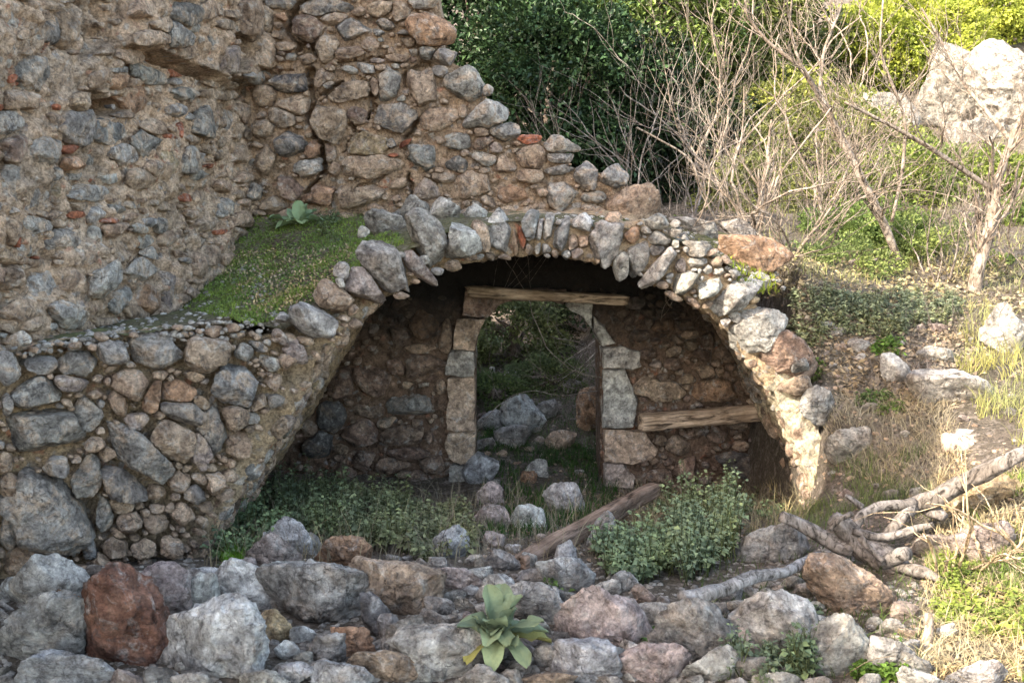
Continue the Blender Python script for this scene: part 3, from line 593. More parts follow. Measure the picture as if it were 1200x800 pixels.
RCF = [(565, 262), (690, 254), (775, 256), (835, 284), (885, 335), (910, 360), (850, 388), (798, 346), (740, 317), (680, 303), (620, 299), (565, 304)]
masonry(vault, (0, 6.0, 0), (0, -1, 0), RC, RCF, [(10, 16, 300), (6, 10, 500)], 505, M_ST, 'LtLTG', lambda x, y: .055, None, gap=.6, grow=1.28, proud=.5, nm='ring_stone', small_stuff=10, thick=1.2)

# ------------------------------------------------------------------ end wall with the doorway
EW_O = np.array([0, 7.5, 0]); EW_N = np.array([0, -1.0, 0])
end_wall = thing('doorway_wall', 'dark inner wall of the vault with an arched doorway of cut stone blocks', 'wall', at(632, 560, 7.5))
DOOR = [(556, 690), (556, 420), (559, 396), (568, 374), (582, 360), (602, 352), (640, 351), (662, 358), (682, 372), (696, 390), (704, 408), (706, 690)]
EWP = [(280, 690), (330, 270), (760, 264), (830, 300), (890, 360), (940, 440), (960, 560), (960, 690), (706, 690)] + DOOR[::-1][1:-1] + [(556, 690)]
def ew_disp(P, px, py):
    d = lumps(P, 33, .035, .02, 5, 15) - .052
    d = d - .12*sstep(26, 8, np.abs(py-490)/1.0)*0
    return d + .04*sstep(500, 470, py)*sstep(525, 515, px)*sstep(400, 430, px)
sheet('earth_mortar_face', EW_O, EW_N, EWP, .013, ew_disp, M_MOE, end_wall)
F0 = lambda x, y: plane_hit(x, y, EW_O, EW_N) + np.array([0, .12, 0])
D2 = [(556, 700)] + DOOR[1:-1] + [(706, 700)]
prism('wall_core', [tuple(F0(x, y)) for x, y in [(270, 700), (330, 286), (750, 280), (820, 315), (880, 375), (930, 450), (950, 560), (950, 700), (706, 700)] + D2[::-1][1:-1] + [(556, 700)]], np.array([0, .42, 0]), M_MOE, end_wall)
def block(parent, poly, Y, col, depth=.34, nm='cut_block', mat=M_CUT, proud=.0, amp=.02):
    c = np.mean(poly, 0); C = at(c[0], c[1], Y); W = np.array([at(x, y, Y)-C for x, y in poly]); W *= .985
    STN[0] += 1; r = R(STN[0]); bm = bmesh.new(); vs = [bm.verts.new(v) for v in W]; f = bm.faces.new(vs)
    e = bmesh.ops.extrude_face_region(bm, geom=[f]); bmesh.ops.translate(bm, verts=[v for v in e['geom'] if isinstance(v, bmesh.types.BMVert)], vec=(0, depth, 0))
    bmesh.ops.recalc_face_normals(bm, faces=bm.faces[:]); bmesh.ops.bevel(bm, geom=bm.edges[:], offset=.009, segments=2, affect='EDGES', profile=.6)
    bmesh.ops.triangulate(bm, faces=bm.faces[:])
    for _ in range(3): bmesh.ops.subdivide_edges(bm, edges=[q for q in bm.edges if q.calc_length() > .03], cuts=1)
    bmesh.ops.triangulate(bm, faces=bm.faces[:])
    V = np.array([v.co[:] for v in bm.verts]); D = np.stack([fbm((V+C)*7+9*q, 4, 60+q, .6) for q in range(3)], -1)*amp*.6
    for v, d in zip(bm.verts, D): v.co += Vector(d)
    me = bpy.data.meshes.new(nm); bm.to_mesh(me); bm.free(); me.polygons.foreach_set('use_smooth', np.ones(len(me.polygons), bool))
    return link(nm, me, mat, C, parent, jit(col, r, .06))
JB = [([(526, 413), (540, 411), (556, 412), (556, 441), (545, 442), (521, 440)], 'g'), ([(526, 444), (540, 442), (556, 443), (556, 505), (540, 507), (522, 503), (524, 470)], 't'), ([(524, 508), (556, 507), (555, 543), (540, 545), (526, 538), (518, 522)], 't'), ([(528, 546), (556, 546), (556, 600), (522, 598)], 'g'),
      ([(706, 409), (728, 407), (750, 412), (753, 428), (738, 431), (706, 432)], 'G'), ([(706, 434), (733, 433), (741, 452), (748, 472), (744, 500), (725, 503), (707, 503)], 'L'), ([(707, 505), (735, 504), (756, 507), (771, 528), (766, 538), (745, 543), (708, 541)], 't'), ([(708, 543), (732, 543), (745, 560), (738, 600), (708, 600)], 'P'),
      ([(534, 375), (568, 374), (559, 394), (556, 411), (530, 409)], 't'), ([(544, 340), (600, 338), (602, 352), (582, 360), (570, 372), (540, 370)], 'B'), ([(664, 345), (694, 354), (694, 386), (682, 372), (662, 358)], 'W'), ([(697, 372), (712, 386), (722, 403), (706, 407), (696, 388)], 'W'), ([(602, 338), (662, 340), (660, 356), (640, 351), (603, 352)], 'B')]
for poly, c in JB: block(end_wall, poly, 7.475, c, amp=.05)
EW = [(778,382,24,18,'O'),(800,380,20,14,'B'),(790,427,26,14,'B'),(777,458,58,24,'t',8,.4),(803,445,18,12,'T'),(828,437,22,16,'T'),(844,435,12,14,'T'),(863,437,14,12,'T'),(838,461,58,28,'O',0,.5),(854,415,32,20,'B'),(825,416,20,18,'B'),(830,402,24,20,'B'),(882,455,18,20,'B'),(796,525,32,24,'t'),(840,512,28,20,'B'),(868,524,24,12,'T'),(811,508,28,13,'B'),(875,545,80,30,'D',4,.5),(773,517,16,14,'T'),
 (805,552,30,30,'B'),(850,575,36,24,'B'),(900,525,18,20,'T'),(775,560,26,20,'B'),(900,575,40,30,'B'),(765,540,14,10,'T'),(748,395,20,16,'B'),(760,415,26,14,'B'),
 (438,447,58,52,'B'),(492,427,62,28,'B'),(483,474,64,28,'U',0,.45),(489,408,44,16,'T'),(465,430,34,24,'B'),(430,480,44,16,'B'),(470,511,68,20,'B',-4,.6),(480,531,56,16,'B',2,.7),(425,512,44,30,'B'),(400,450,34,40,'B'),(385,485,30,40,'D'),(500,383,44,40,'O'),(520,392,18,40,'T'),(470,395,30,26,'B'),(425,540,40,20,'B'),(455,545,40,20,'B'),(505,545,26,24,'B'),(375,520,30,30,'D'),(514,453,14,18,'T'),(502,512,16,20,'B')]
EWF = [(330, 630), (380, 420), (420, 360), (540, 335), (700, 340), (850, 350), (940, 450), (970, 630)]
masonry(end_wall, EW_O, EW_N, EW, EWF, [(15, 26, 260), (9, 15, 600), (6, 9, 500)], 606, M_SOOT_SHADE, 'tBBBPTtB', None, None, gap=1.6, proud=.4, small_stuff=10, thick=.9,
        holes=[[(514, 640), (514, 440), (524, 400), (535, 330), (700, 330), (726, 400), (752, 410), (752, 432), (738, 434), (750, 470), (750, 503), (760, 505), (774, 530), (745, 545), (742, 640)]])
print('masonry', round(time.time()-T0, 1), STN[0])

# ------------------------------------------------------------------ loose boulders and rubble
RG = 'fallen stones of the rubble heap'
RC_ = 0
def boulder(px, py, w_, h_, col, rot=0, label=None, group=RG, hf=gh, Y=None, cat='boulder', mat=None, cuts=None, jag=.16, lift=.0, p=(2.3, 4.5)):
    STN[0] += 1; r = R(STN[0]*7+3)
    if Y is None:
        P, ok = hit([px], [py+h_*.30], hf); Y = P[0, 1] + .0
    C = at(px, py, Y); k = 1.04; rt = math.radians(rot)
    a = at(px+w_/2*k*math.cos(rt), py+w_/2*k*math.sin(rt), Y)-C; b = at(px-h_/2*k*math.sin(rt), py+h_/2*k*math.cos(rt), Y)-C
    n = -C/np.linalg.norm(C)*.9 + np.array([0, 0, .35]); n /= np.linalg.norm(n)
    n = n - a*np.dot(n, a)/np.dot(a, a); n /= np.linalg.norm(n)
    m = (np.linalg.norm(a)+np.linalg.norm(b))/2; mx = max(w_, h_); L = 2 if mx < 19 else 3 if mx < 46 else 4 if mx < 96 else 5
    kk = 1.36 if mx > 60 else 1.28 if mx > 40 else 1.2; a = a*kk; b = b*kk
    V, F = rock(L, a, b, n, outline(r, p=p, jag=jag)*1.04, m*.8, m*.9, e=.75, ez=.85, amp=.085, seed=STN[0]*3, cuts=cuts or r.randint(14, 26), cutd=(.40, .78))
    cc = jit(col, r)*(np.array([1.2, 1.24, 1.3]) if group == RG and col in 'GgLUPW' else 1)
    o = link('boulder' if max(w_, h_) > 30 else 'stone', mk_mesh('boulder', V, F, False), mat or (M_RED if col in 'ROr' else M_ST), C, None, cc)
    tag(o, label, cat if max(w_, h_) > 30 else 'stone', group); return o
FG = [
 (54,692,92,62,'G',0,'rounded grey boulder at the left edge behind the small orange stone'),
 (67,700,46,34,'O',0,'small orange stone lying on grey boulders left of the big red one'),
 (50,745,140,96,'G',0,'largest pitted grey boulder in the bottom left corner'),
 (70,790,150,56,'U',0,'low rough grey boulder cut off by the bottom left edge of the picture'),
 (12,690,30,40,'L',0,'pale pinkish stone at the left edge under the abutment'),
 (150,736,112,128,'r',10,'big rust red boulder, the only red one of that size'),
 (196,697,64,74,'P',-20,'pinkish grey lichened boulder leaning behind the red boulder'),
 (230,700,44,50,'W',20,'white grey veined stone right of the pinkish boulder'),
 (266,760,118,106,'L',30,'large tan and grey boulder with dark blotches right of the red boulder'),
 (245,678,56,34,'L',10,'pale flat stone at the foot of the abutment'),
 (285,695,92,46,'L',22,'long pale stone with a rusty lower edge sloping down to the right'),
 (288,667,24,30,'P',0,'small pink stone beside a tuft of bright grass'),
 (334,634,66,54,'L',-20,'pale boulder topmost of the heap in front of the nettles'),
 (318,652,54,56,'P',0,'pinkish boulder just below the topmost pale one'),
 (330,673,52,44,'G',0,'bluish grey stone between the pale boulders and the grey pyramid'),
 (402,649,58,42,'O',5,'orange stone standing alone at the edge of the nettles'),
 (360,640,30,28,'g',0,'dark stone tucked beside the orange stone'),
 (375,700,104,94,'G',-5,'large grey pyramid shaped boulder in the middle of the heap'),
 (424,690,40,30,'P',15,'reddish stone wedged right of the grey pyramid'),
 (438,724,22,66,'D',-28,'dark narrow slab standing on edge in the heap'),
 (467,694,104,82,'t',30,'brown and grey boulder with an orange face left of the mullein'),
 (410,750,60,52,'O',0,'squarish pinkish tan block in the lower middle of the heap'),
 (386,760,50,52,'G',0,'grey stone with one round hole below the pyramid boulder'),
 (322,736,52,52,'Y',20,'yellowish lichened stone between the blotched boulder and the pyramid'),
 (352,745,30,26,'L',0,'small pale stone under the pyramid boulder'),
 (334,764,36,30,'W',0,'small white grey stone near the bottom edge'),
 (345,790,38,36,'U',0,'bluish stone at the bottom edge left of centre'),
 (400,792,68,38,'U',0,'blue grey boulder at the bottom edge below the holed stone'),
 (455,783,84,44,'t',8,'brownish grey boulder at the bottom edge left of the square grey block'),
 (500,790,60,30,'L',15,'flat tan stone at the bottom edge beside the square grey block'),
 (516,769,92,78,'G',-4,'big square cornered grey block directly left of the mullein foot'),
 (455,735,30,40,'g',0,'grey stone behind the tan block'),
 (532,678,54,38,'P',0,'mottled stone directly behind the mullein'),
 (526,640,38,44,'U',0,'pointed blue grey stone alone among the nettles'),
 (590,692,50,44,'G',20,'grey stone behind the upper mullein leaves'),
 (632,710,84,58,'G',28,'long grey boulder right of the upper mullein leaves'),
 (636,678,44,34,'g',0,'grey stone at the lower end of the fallen beam'),
 (668,678,64,44,'U',0,'bluish grey boulder under the fallen beam'),
 (662,652,32,34,'U',0,'bluish stone leaning against the fallen beam'),
 (668,709,66,34,'g',0,'dark flat stone behind the pink brown boulder'),
 (707,734,88,82,'P',20,'large pink brown boulder in the lower middle'),
 (760,727,66,52,'G',15,'rounded grey boulder right of the pink brown one'),
 (727,683,36,34,'G',0,'grey stone at the foot of the leafy shrub'),
 (684,780,76,60,'U',25,'triangular bluish boulder at the bottom edge right of the mullein'),
 (718,772,34,30,'G',0,'small rounded grey stone between two bigger grey ones'),
 (770,785,72,54,'P',0,'mottled pinkish grey boulder at the bottom edge'),
 (642,768,34,44,'G',0,'grey stone half hidden by the lower mullein leaves'),
 (640,797,60,22,'t',0,'flat brownish stone cut off by the bottom edge below the mullein'),
 (825,750,84,72,'g',0,'big dark grey boulder under the left end of the dead branch'),
 (905,638,78,60,'G',-15,'big grey boulder touching the forked dead branch'),
 (912,734,90,80,'G',15,'largest grey boulder at the lower right behind the leafy sprigs'),
 (838,782,70,50,'G',-20,'grey boulder at the bottom edge left of the leafy sprigs'),
 (1006,700,106,64,'t',32,'brownish grey boulder sloping down right of the dead branch'),
 (985,763,84,86,'G',0,'grey boulder at the lower right below the sloping brownish one'),
 (1040,770,56,60,'g',0,'shaded grey boulder beside the broken stick'),
 (915,797,46,28,'G',0,'small grey stone cut off by the bottom edge under the sprigs'),
 (706,626,26,44,'U',38,'bluish white stone wedged behind the fallen beam'),
 (1110,742,28,24,'W',0,'small white stone in the sunlit grass at the lower right'),
 (1150,790,70,36,'G',0,'grey stone at the bottom edge far right'),
 (575,582,44,30,'P',0,'pinkish stone, upper of a pile of two before the doorway'),
 (578,607,56,34,'P',10,'broad pinkish stone, lower of a pile of two before the doorway'),
 (622,606,34,40,'L',0,'upright pale stone between the piled pair and the beam'),
 (664,589,54,36,'L',5,'rounded yellowish stone in the grass before the doorway'),
 (632,548,30,34,'W',0,'whitish orange stone standing on another in the doorway'),
 (620,560,26,24,'O',0,'small tan stone under the whitish one in the doorway'),
 (565,553,36,46,'U',35,'grey stone leaning at the foot of the left door jamb'),
 (536,553,28,26,'g',0,'dark stone under the left door jamb'),
 (579,634,28,24,'P',0,'small reddish stone left of the beam foot'),
 (600,643,24,14,'L',0,'small flat pale stone left of the beam foot'),
 (588,660,46,26,'g',0,'dark grey stone left of the beam foot'),
 (556,676,40,30,'G',0,'grey stone between the lone pointed stone and the mullein'),
 (610,492,46,60,'U',8,'upright blue grey stone seen through the doorway'),
 (640,480,34,30,'g',0,'dark stone right of the upright one beyond the doorway'),
 (575,494,36,34,'G',0,'dull stone left of the upright one beyond the doorway'),
 (692,484,40,62,'O',22,'tall tan stone leaning by the right jamb beyond the doorway'),
 (576,436,9,12,'W',0,'tiny white stone shining in the dark beyond the doorway'),
 (600,442,24,18,'g',0,'small grey stone up the slope beyond the doorway'),
 (600,515,44,30,'g',0,'dark stone at the foot of the upright one beyond the doorway'),
 (655,520,36,24,'t',10,'brownish stone in the weeds in the middle of the doorway'),
 (570,520,24,20,'G',0,'grey stone close by the left jamb in the doorway'),
 (668,455,26,20,'g',0,'dark stone high on the slope beyond the doorway'),
]
for row in FG: boulder(*row[:5], rot=row[5], label=row[6])
CW = dict(G='grey', g='dull grey', L='pale', P='pinkish', t='brownish', U='bluish', W='whitish', T='tan', B='brown')
KG = 'stones lying on the right bank'
for row in [
 (957,473,50,42,'L',-15,'pale fissured block on the edge of the bank above the vault foot'),
 (936,449,36,26,'t',0,'rounded brown stone on the bank edge between two bigger ones'),
 (922,414,64,44,'B',10,'brown hollowed stone at the right shoulder of the vault'),
 (939,427,26,14,'U',-15,'small bluish stone lying on the brown hollowed one'),
 (1000,518,60,46,'G',10,'square grey block set in the bank over the tan earth face'),
 (968,381,22,11,'U',0,'small bluish stone among the grey green herbs'),
 (1006,405,30,22,'G',0,'dull grey stone half buried below the herbs'),
 (1052,434,36,40,'L',-15,'pointed pale grey stone in the middle of the bank'),
 (1103,416,46,28,'G',12,'grey stone at the upper right of the bank'),
 (1120,456,88,46,'W',28,'long whitish rock half in sunlight on the bank'),
 (1183,396,44,56,'W',30,'sunlit white rock at the right edge'),
 (1165,575,70,50,'Y',0,'sunlit yellowish rock under the dead trunk at the right edge'),
 (1105,640,60,26,'P',0,'sunlit buff stone in the grass under the root tangle'),
 (1160,635,60,60,'P',0,'sunlit brownish rock behind the root tangle at the right edge')]:
    boulder(*row[:5], rot=row[5], label=row[6], group=KG, Y={957: 5.9, 936: 5.93, 922: 5.95, 939: 5.85}.get(row[0]))
BN = [(q, w_) for q, w_ in [((957, 473), 'the pale fissured block'), ((1000, 516), 'the square grey block'), ((1052, 434), 'the pointed pale grey stone'), ((1103, 416), 'the grey stone at the top of the bank'), ((1120, 456), 'the long whitish rock'), ((1020, 390), 'the grey green herb patch'), ((1080, 540), 'the broken log')]]
rb = R(55); done_b = []
for k in range(900):
    x, y = rb.uniform(975, 1190), rb.uniform(385, 585); sz = rb.uniform(9, 30)
    if len(done_b) > 44: break
    if any(abs(x-a)/(p+sz)*1.7 < 1 and abs(y-b)/(q+sz)*1.9 < 1 for a, b, p, q in [(957,473,50,42),(1000,518,60,46),(1052,434,36,40),(1103,416,46,28),(1120,456,88,46),(1183,396,44,56),(1130,520,90,40),(1165,575,70,50)] + done_b): continue
    done_b.append((x, y, sz, sz)); (a, b), t = min(BN, key=lambda q: (q[0][0]-x)**2+(q[0][1]-y)**2); c = 'GLtgGP'[rb.randint(6)]
    side = ('right of' if x > a else 'left of') if abs(x-a) > abs(y-b) else ('below' if y > b else 'above')
    boulder(x, y, sz, sz*.72, c, rot=rb.uniform(-35, 35), label=f"{'small' if sz < 20 else 'larger'} {CW[c]} stone in bank {side} {t}", group='small stones half buried in the right bank')
TG = 'stones on top of the vault'
for row, Y in [((451,259,50,32,'g',5,'dark grey boulder at the right end of the grassy terrace'),6.35),((488,248,34,32,'G',0,'grey boulder second from the terrace on the vault'),6.5),((522,246,36,26,'L',15,'pale grey boulder third from the terrace on the vault'),6.5),
 ((555,250,30,17,'L',0,'flat pale stone in front of the stepped wall'),6.5),((425,273,14,14,'W',0,'small round white stone in the terrace grass'),6.1),((878,303,66,46,'O',15,'orange tan boulder on the vault at the foot of the bare bushes'),6.7),((822,268,58,30,'G',22,'mossy grey boulder right of the stepped wall'),7.0),
 ((330,376,18,14,'P',0,'small pink stone at the front edge of the terrace'),5.3),((310,358,10,8,'O',0,'tiny orange stone in the terrace grass'),5.6),((870,275,50,26,'g',20,'dark grey boulder under the bare bushes'),7.4),((885,328,30,16,'W',0,'sunlit pale stone by the yellow green tuft'),6.5),((860,320,26,14,'L',5,'flat grey stone left of the yellow green tuft'),6.4)]:
    boulder(*row[:5], rot=row[5], label=row[6], group=TG, Y=Y)
# small rubble between the boulders: real stones, each one an object of its own
r = R(77); RUB = [(-10, 660), (200, 668), (330, 650), (560, 655), (700, 660), (800, 715), (960, 660), (1060, 690), (1090, 810), (-10, 810)]
SMALL = []; taken = [(q[0], q[1], q[2]/2*1.05, q[3]/2*1.1) for q in FG]
NEAR = [(q[0], q[1], q[6]) for q in FG]
USED = {}
def near_label(x, y, c, kind='small'):
    d, i = min(((x-a)**2+(y-b)**2, i) for i, (a, b, t) in enumerate(NEAR)); a, b, t = NEAR[i]
    side = ('right of' if x > a else 'left of') if abs(x-a) > abs(y-b) else ('below' if y > b else 'above')
    short = ' '.join(t.split(' ')[:11]); l = f'{kind} {CW[c]} chip {side} the {short}'; l = l.replace('chip', 'stone') if kind == 'medium' else l; return ' '.join(l.split(' ')[:16])
lab = [('small broken stone in the gaps of the bottom left heap', lambda x, y: x < 330), ('small broken stone in the gaps between the pyramid boulder and the mullein', lambda x, y: x < 600), ('small broken stone in the gaps of the heap right of the mullein', lambda x, y: True)]
for k in range(4200):
    x, y = r.uniform(-5, 1090), r.uniform(640, 803); sz = (r.uniform(26, 50) if k < 900 else r.uniform(10, 36))*(.6+.55*(y-640)/160)
    if not inpoly(np.array([x]), np.array([y]), RUB)[0]: continue
    if any(((x-a)/(p*.8+sz*.16))**2+((y-b)/(q*.8+sz*.13))**2 < 1 for a, b, p, q in taken): continue
    taken.append((x, y, sz*.5, sz*.4)); c = 'GGLPtGUWgG'[r.randint(10)]
    boulder(x, y, sz, sz*r.uniform(.6, .9), c, rot=r.uniform(-40, 40), label=near_label(x, y, c, 'small' if sz < 28 else 'medium'), group='small broken stones between the boulders')
for k in range(60):                    # stones lying on the floor of the vault and in the yard beyond the door
    x, y = r.uniform(560, 860), r.uniform(440, 650); sz = r.uniform(7, 15)
    if x > 700 and y < 585: continue
    c = 'gtPGB'[r.randint(5)]
    boulder(x, y, sz, sz*.75, c, rot=r.uniform(-40, 40), label=near_label(x, y, c, 'tiny'), group='small stones on the vault floor')
# a continuous crust of gravel under the heap
def scatter_ground(n, poly, hf, seed):
    r = R(seed); xs = [p[0] for p in poly]; ys = [p[1] for p in poly]
    X = r.uniform(min(xs), max(xs), n); Y = r.uniform(min(ys), max(ys), n); ok = inpoly(X, Y, poly); P, d = hit(X[ok], Y[ok], hf); return P[d], np.stack([X[ok], Y[ok]], -1)[d]
def chips(name, P, lo, hi, mat, col, seed, label, cat):
    r = R(seed); D, F = ico(0); V = []; FF = []
    for k, p in enumerate(P):
        s = r.uniform(lo, hi); q = D*(1+.28*r.randn(len(D), 1)*.6)*np.array([1, .8, .55])*s; a = r.rand()*6.28
        q = q @ np.array([[math.cos(a), -math.sin(a), 0], [math.sin(a), math.cos(a), 0], [0, 0, 1]]); V.append(q+p); FF.append(F+k*len(D))
    o = link(name, mk_mesh(name, np.concatenate(V), np.concatenate(FF), False), mat, (0, 0, 0), None, col); return tag(o, label, cat, None, 'stuff')
P, _ = scatter_ground(3800, [(-10, 650), (1100, 640), (1100, 810), (-10, 810)], gh, 5); chips('gravel', P, .008, .03, M_ST, KC['G'], 1, 'grey gravel and grit between the foreground boulders', 'gravel')
P, _ = scatter_ground(1500, [(560, 430), (700, 430), (700, 560), (900, 600), (860, 660), (560, 660)], gh, 6); chips('gravel', P, .008, .028, M_ST, KC['t'], 2, 'dull grit on the floor in and before the doorway', 'gravel')
P, _ = scatter_ground(1400, [(0, 385), (215, 360), (300, 300), (330, 372), (370, 365), (300, 395), (0, 418)], th, 7); chips('gravel', P, .008, .03, M_ST, KC['L'], 3, 'pale stone chips on the ledge at the foot of the left wall', 'gravel')
P, _ = scatter_ground(1500, [(540, 262), (600, 250), (780, 252), (900, 300), (920, 340), (880, 330), (800, 285), (770, 266), (620, 256)], th, 8); chips('gravel', P, .008, .03, M_ST, KC['L'], 4, 'stone chips on top of the vault in front of the stepped wall', 'gravel')
P, _ = scatter_ground(2200, [(900, 340), (1200, 340), (1200, 800), (1080, 800), (1060, 640), (940, 600)], gh, 9); chips('gravel', P, .006, .025, M_ST, KC['T'], 5, 'small stones scattered over the right bank', 'gravel')
# pale rock outcrops on the slope behind
OG = 'pale rock outcrops on the hillside'
for row in [(1205,112,110,110,'G',-10,'largest pale rock outcrop at the upper right edge',12.6),(1140,98,84,74,'G',20,'pale rock left of the largest outcrop behind the bare tree',12.9),(1150,165,100,70,'g',10,'greyish rock below the largest outcrop',12.4),(1030,128,84,40,'G',10,'low pale outcrop beside the yellow green bush',12.4),(1062,146,50,36,'G',-10,'small grey rock by the low pale outcrop',12.2),
            (1195,8,60,40,'g',0,'pale rock in the top right corner',18),(1190,228,60,50,'G',0,'grey outcrop at the right edge behind the trunk',11),(1150,222,40,30,'L',0,'small pale rock behind the trunk of the bare tree',11.5)]:
    boulder(*row[:5], rot=row[5], label=row[6], group=OG, Y=row[7], cat='rock')
print('boulders', round(time.time()-T0, 1), STN[0])

# ------------------------------------------------------------------ timber
def tube_np(pts, rad, sides=6, seed=0, lump=0.0, closed=True):
    P = np.asarray(pts, float); n = len(P); T = np.gradient(P, axis=0); T /= np.linalg.norm(T, axis=1, keepdims=True)+1e-9
    ref = np.array([0.13, .21, .97]) if abs(T[0, 2]) < .9 else np.array([1., .1, .1]); U = np.cross(T, ref); U /= np.linalg.norm(U, axis=1, keepdims=True)+1e-9; W = np.cross(T, U)
    a = np.arange(sides)*2*math.pi/sides; rr = np.asarray(rad, float)[:, None]*np.ones((1, sides))
    V = P[:, None] + (np.cos(a)[None, :, None]*U[:, None] + np.sin(a)[None, :, None]*W[:, None])*rr[..., None]
    if lump:
        arc = np.r_[0, np.cumsum(np.linalg.norm(np.diff(P, axis=0), axis=1))][:, None]*np.ones((1, sides)); an = np.ones((n, 1))*a[None]
        G = np.stack([np.cos(an)*2.2+seed, np.sin(an)*2.2, arc*3.5], -1)
        d = fbm(V*9+seed, 3, seed % 50, .5)*lump*.6 + fbm(G, 4, seed % 31, .6, True)*lump*.9 + fbm(V*5+seed, 2, 3)*lump
        V = V + (V-P[:, None])*d[..., None]
    V = V.reshape(-1, 3); i = np.arange(n-1)[:, None]*sides; j = np.arange(sides)[None]; k = (j+1) % sides
    F = np.stack([i+j, i+k, i+sides+k, i+sides+j], -1).reshape(-1, 4)
    if closed:
        c0, c1 = len(V), len(V)+1; V = np.concatenate([V, P[:1], P[-1:]]); j = j[0]; k = k[0]
        F = np.concatenate([F, np.stack([k, j, j*0+c0, j*0+c0], -1), np.stack([(n-1)*sides+j, (n-1)*sides+k, j*0+c1, j*0+c1], -1)])
    return V, F
def quads_to_faces(F): return [tuple(dict.fromkeys(f)) for f in F.tolist()]
def resample(pts, k):
    P = np.asarray(pts, float); d = np.r_[0, np.cumsum(np.linalg.norm(np.diff(P[:, :3], axis=0), axis=1))]; t = np.linspace(0, d[-1], k)
    Q = np.stack([np.interp(t, d, P[:, c]) for c in range(P.shape[1])], -1)
    for _ in range(2): Q[1:-1] = (Q[:-2]+2*Q[1:-1]+Q[2:])/4
    return Q
def limb(name, rows, parent, mat, col, seed=0, sides=16, lump=.28, k=None, color=None):
    """rows: px, py, Y, radius in metres"""
    Q = np.array([list(at(a, b, Y))+[q] for a, b, Y, q in rows]); L = np.linalg.norm(np.diff(Q[:, :3], axis=0), axis=1).sum()
    Q = resample(Q, k or max(8, int(L/.02)))
    Q[:, :3] += .022*np.stack([fbm(Q[:, :3]*6+9*q, 3, seed+q) for q in range(3)], -1)
    V, F = tube_np(Q[:, :3], Q[:, 3], sides, seed, lump); c = V.mean(0)
    return link(name, mk_mesh(name, V-c, quads_to_faces(F)), mat, c, parent, col)
def beam(name, A, B, wid, hgt, col, label, cat='beam', seed=0, taper=.85):
    A = np.array(A); B = np.array(B); d = B-A; L = np.linalg.norm(d); d /= L; s = np.cross(d, [0, 0, 1]); s /= np.linalg.norm(s); u = np.cross(s, d)
    n = int(L/.015); K = 28; ph = np.arange(K)*2*math.pi/K; sq = (np.abs(np.cos(ph))**5+np.abs(np.sin(ph))**5)**(-1/5)
    t = np.linspace(0, 1, n); end = np.minimum(1, np.minimum(t, 1-t)*n/2.0)**.5
    X = t*L; P = []
    for i in range(n):
        w2, h2 = wid/2*(1-(1-taper)*t[i]), hgt/2*(1-(1-taper)*t[i]); P.append(np.stack([X[i]+0*ph, np.cos(ph)*sq*w2*(.75+.25*end[i]), np.sin(ph)*sq*h2*(.75+.25*end[i])], -1))
    P = np.array(P); g = fbm(P*np.array([3, 22, 22])+seed, 5, seed, .6, True); rad = P*np.array([0, 1, 1])
    P = P + rad*(g*.16+.10*fbm(P*np.array([4, 4, 4])+seed, 3, 2))[..., None]
    P[0, :, 0] += .05*fbm(P[0]*30, 3, seed); P[-1, :, 0] += .05*fbm(P[-1]*30, 3, seed)
    Vl = P.reshape(-1, 3); i = np.arange(n-1)[:, None]*K; j = np.arange(K)[None]; k = (j+1) % K; F = np.stack([i+j, i+k, i+K+k, i+K+j], -1).reshape(-1, 4).tolist()
    V = np.concatenate([Vl, P[0].mean(0, keepdims=True), P[-1].mean(0, keepdims=True)]); j = np.arange(K); c0, c1 = len(Vl), len(Vl)+1
    F += [[(q+1) % K, q, c0] for q in j] + [[(n-1)*K+q, (n-1)*K+(q+1) % K, c1] for q in j]
    o = link(name, mk_mesh(name, V, F), M_BEAM, A, None, col)
    from mathutils import Matrix
    o.matrix_world = Matrix(((d[0], s[0], u[0], A[0]), (d[1], s[1], u[1], A[1]), (d[2], s[2], u[2], A[2]), (0, 0, 0, 1)))
    return tag(o, label, cat)
beam('lintel_beam', at(548, 341, 7.32), at(735, 352, 7.2), .10, .085, (.34, .27, .20), 'old split wooden beam spanning above the arched doorway', seed=3)
beam('wall_tie_beam', at(749, 495, 7.25), at(905, 482, 7.34), .12, .125, (.46, .36, .27), 'pale wooden beam with brown knots set in the rubble wall right of the doorway', seed=5, taper=.95)
beam('fallen_beam', at(606, 664, 4.55), at(768, 572, 5.9), .09, .105, (.20, .15, .12), 'dark rotten beam fallen slantwise before the doorway', seed=8)
dead = thing('dead_branch', 'grey forked dead tree lying across the right bank with cracked bark', 'dead tree', at(1010, 640, 4.75))
GB = (.205, .19, .18)
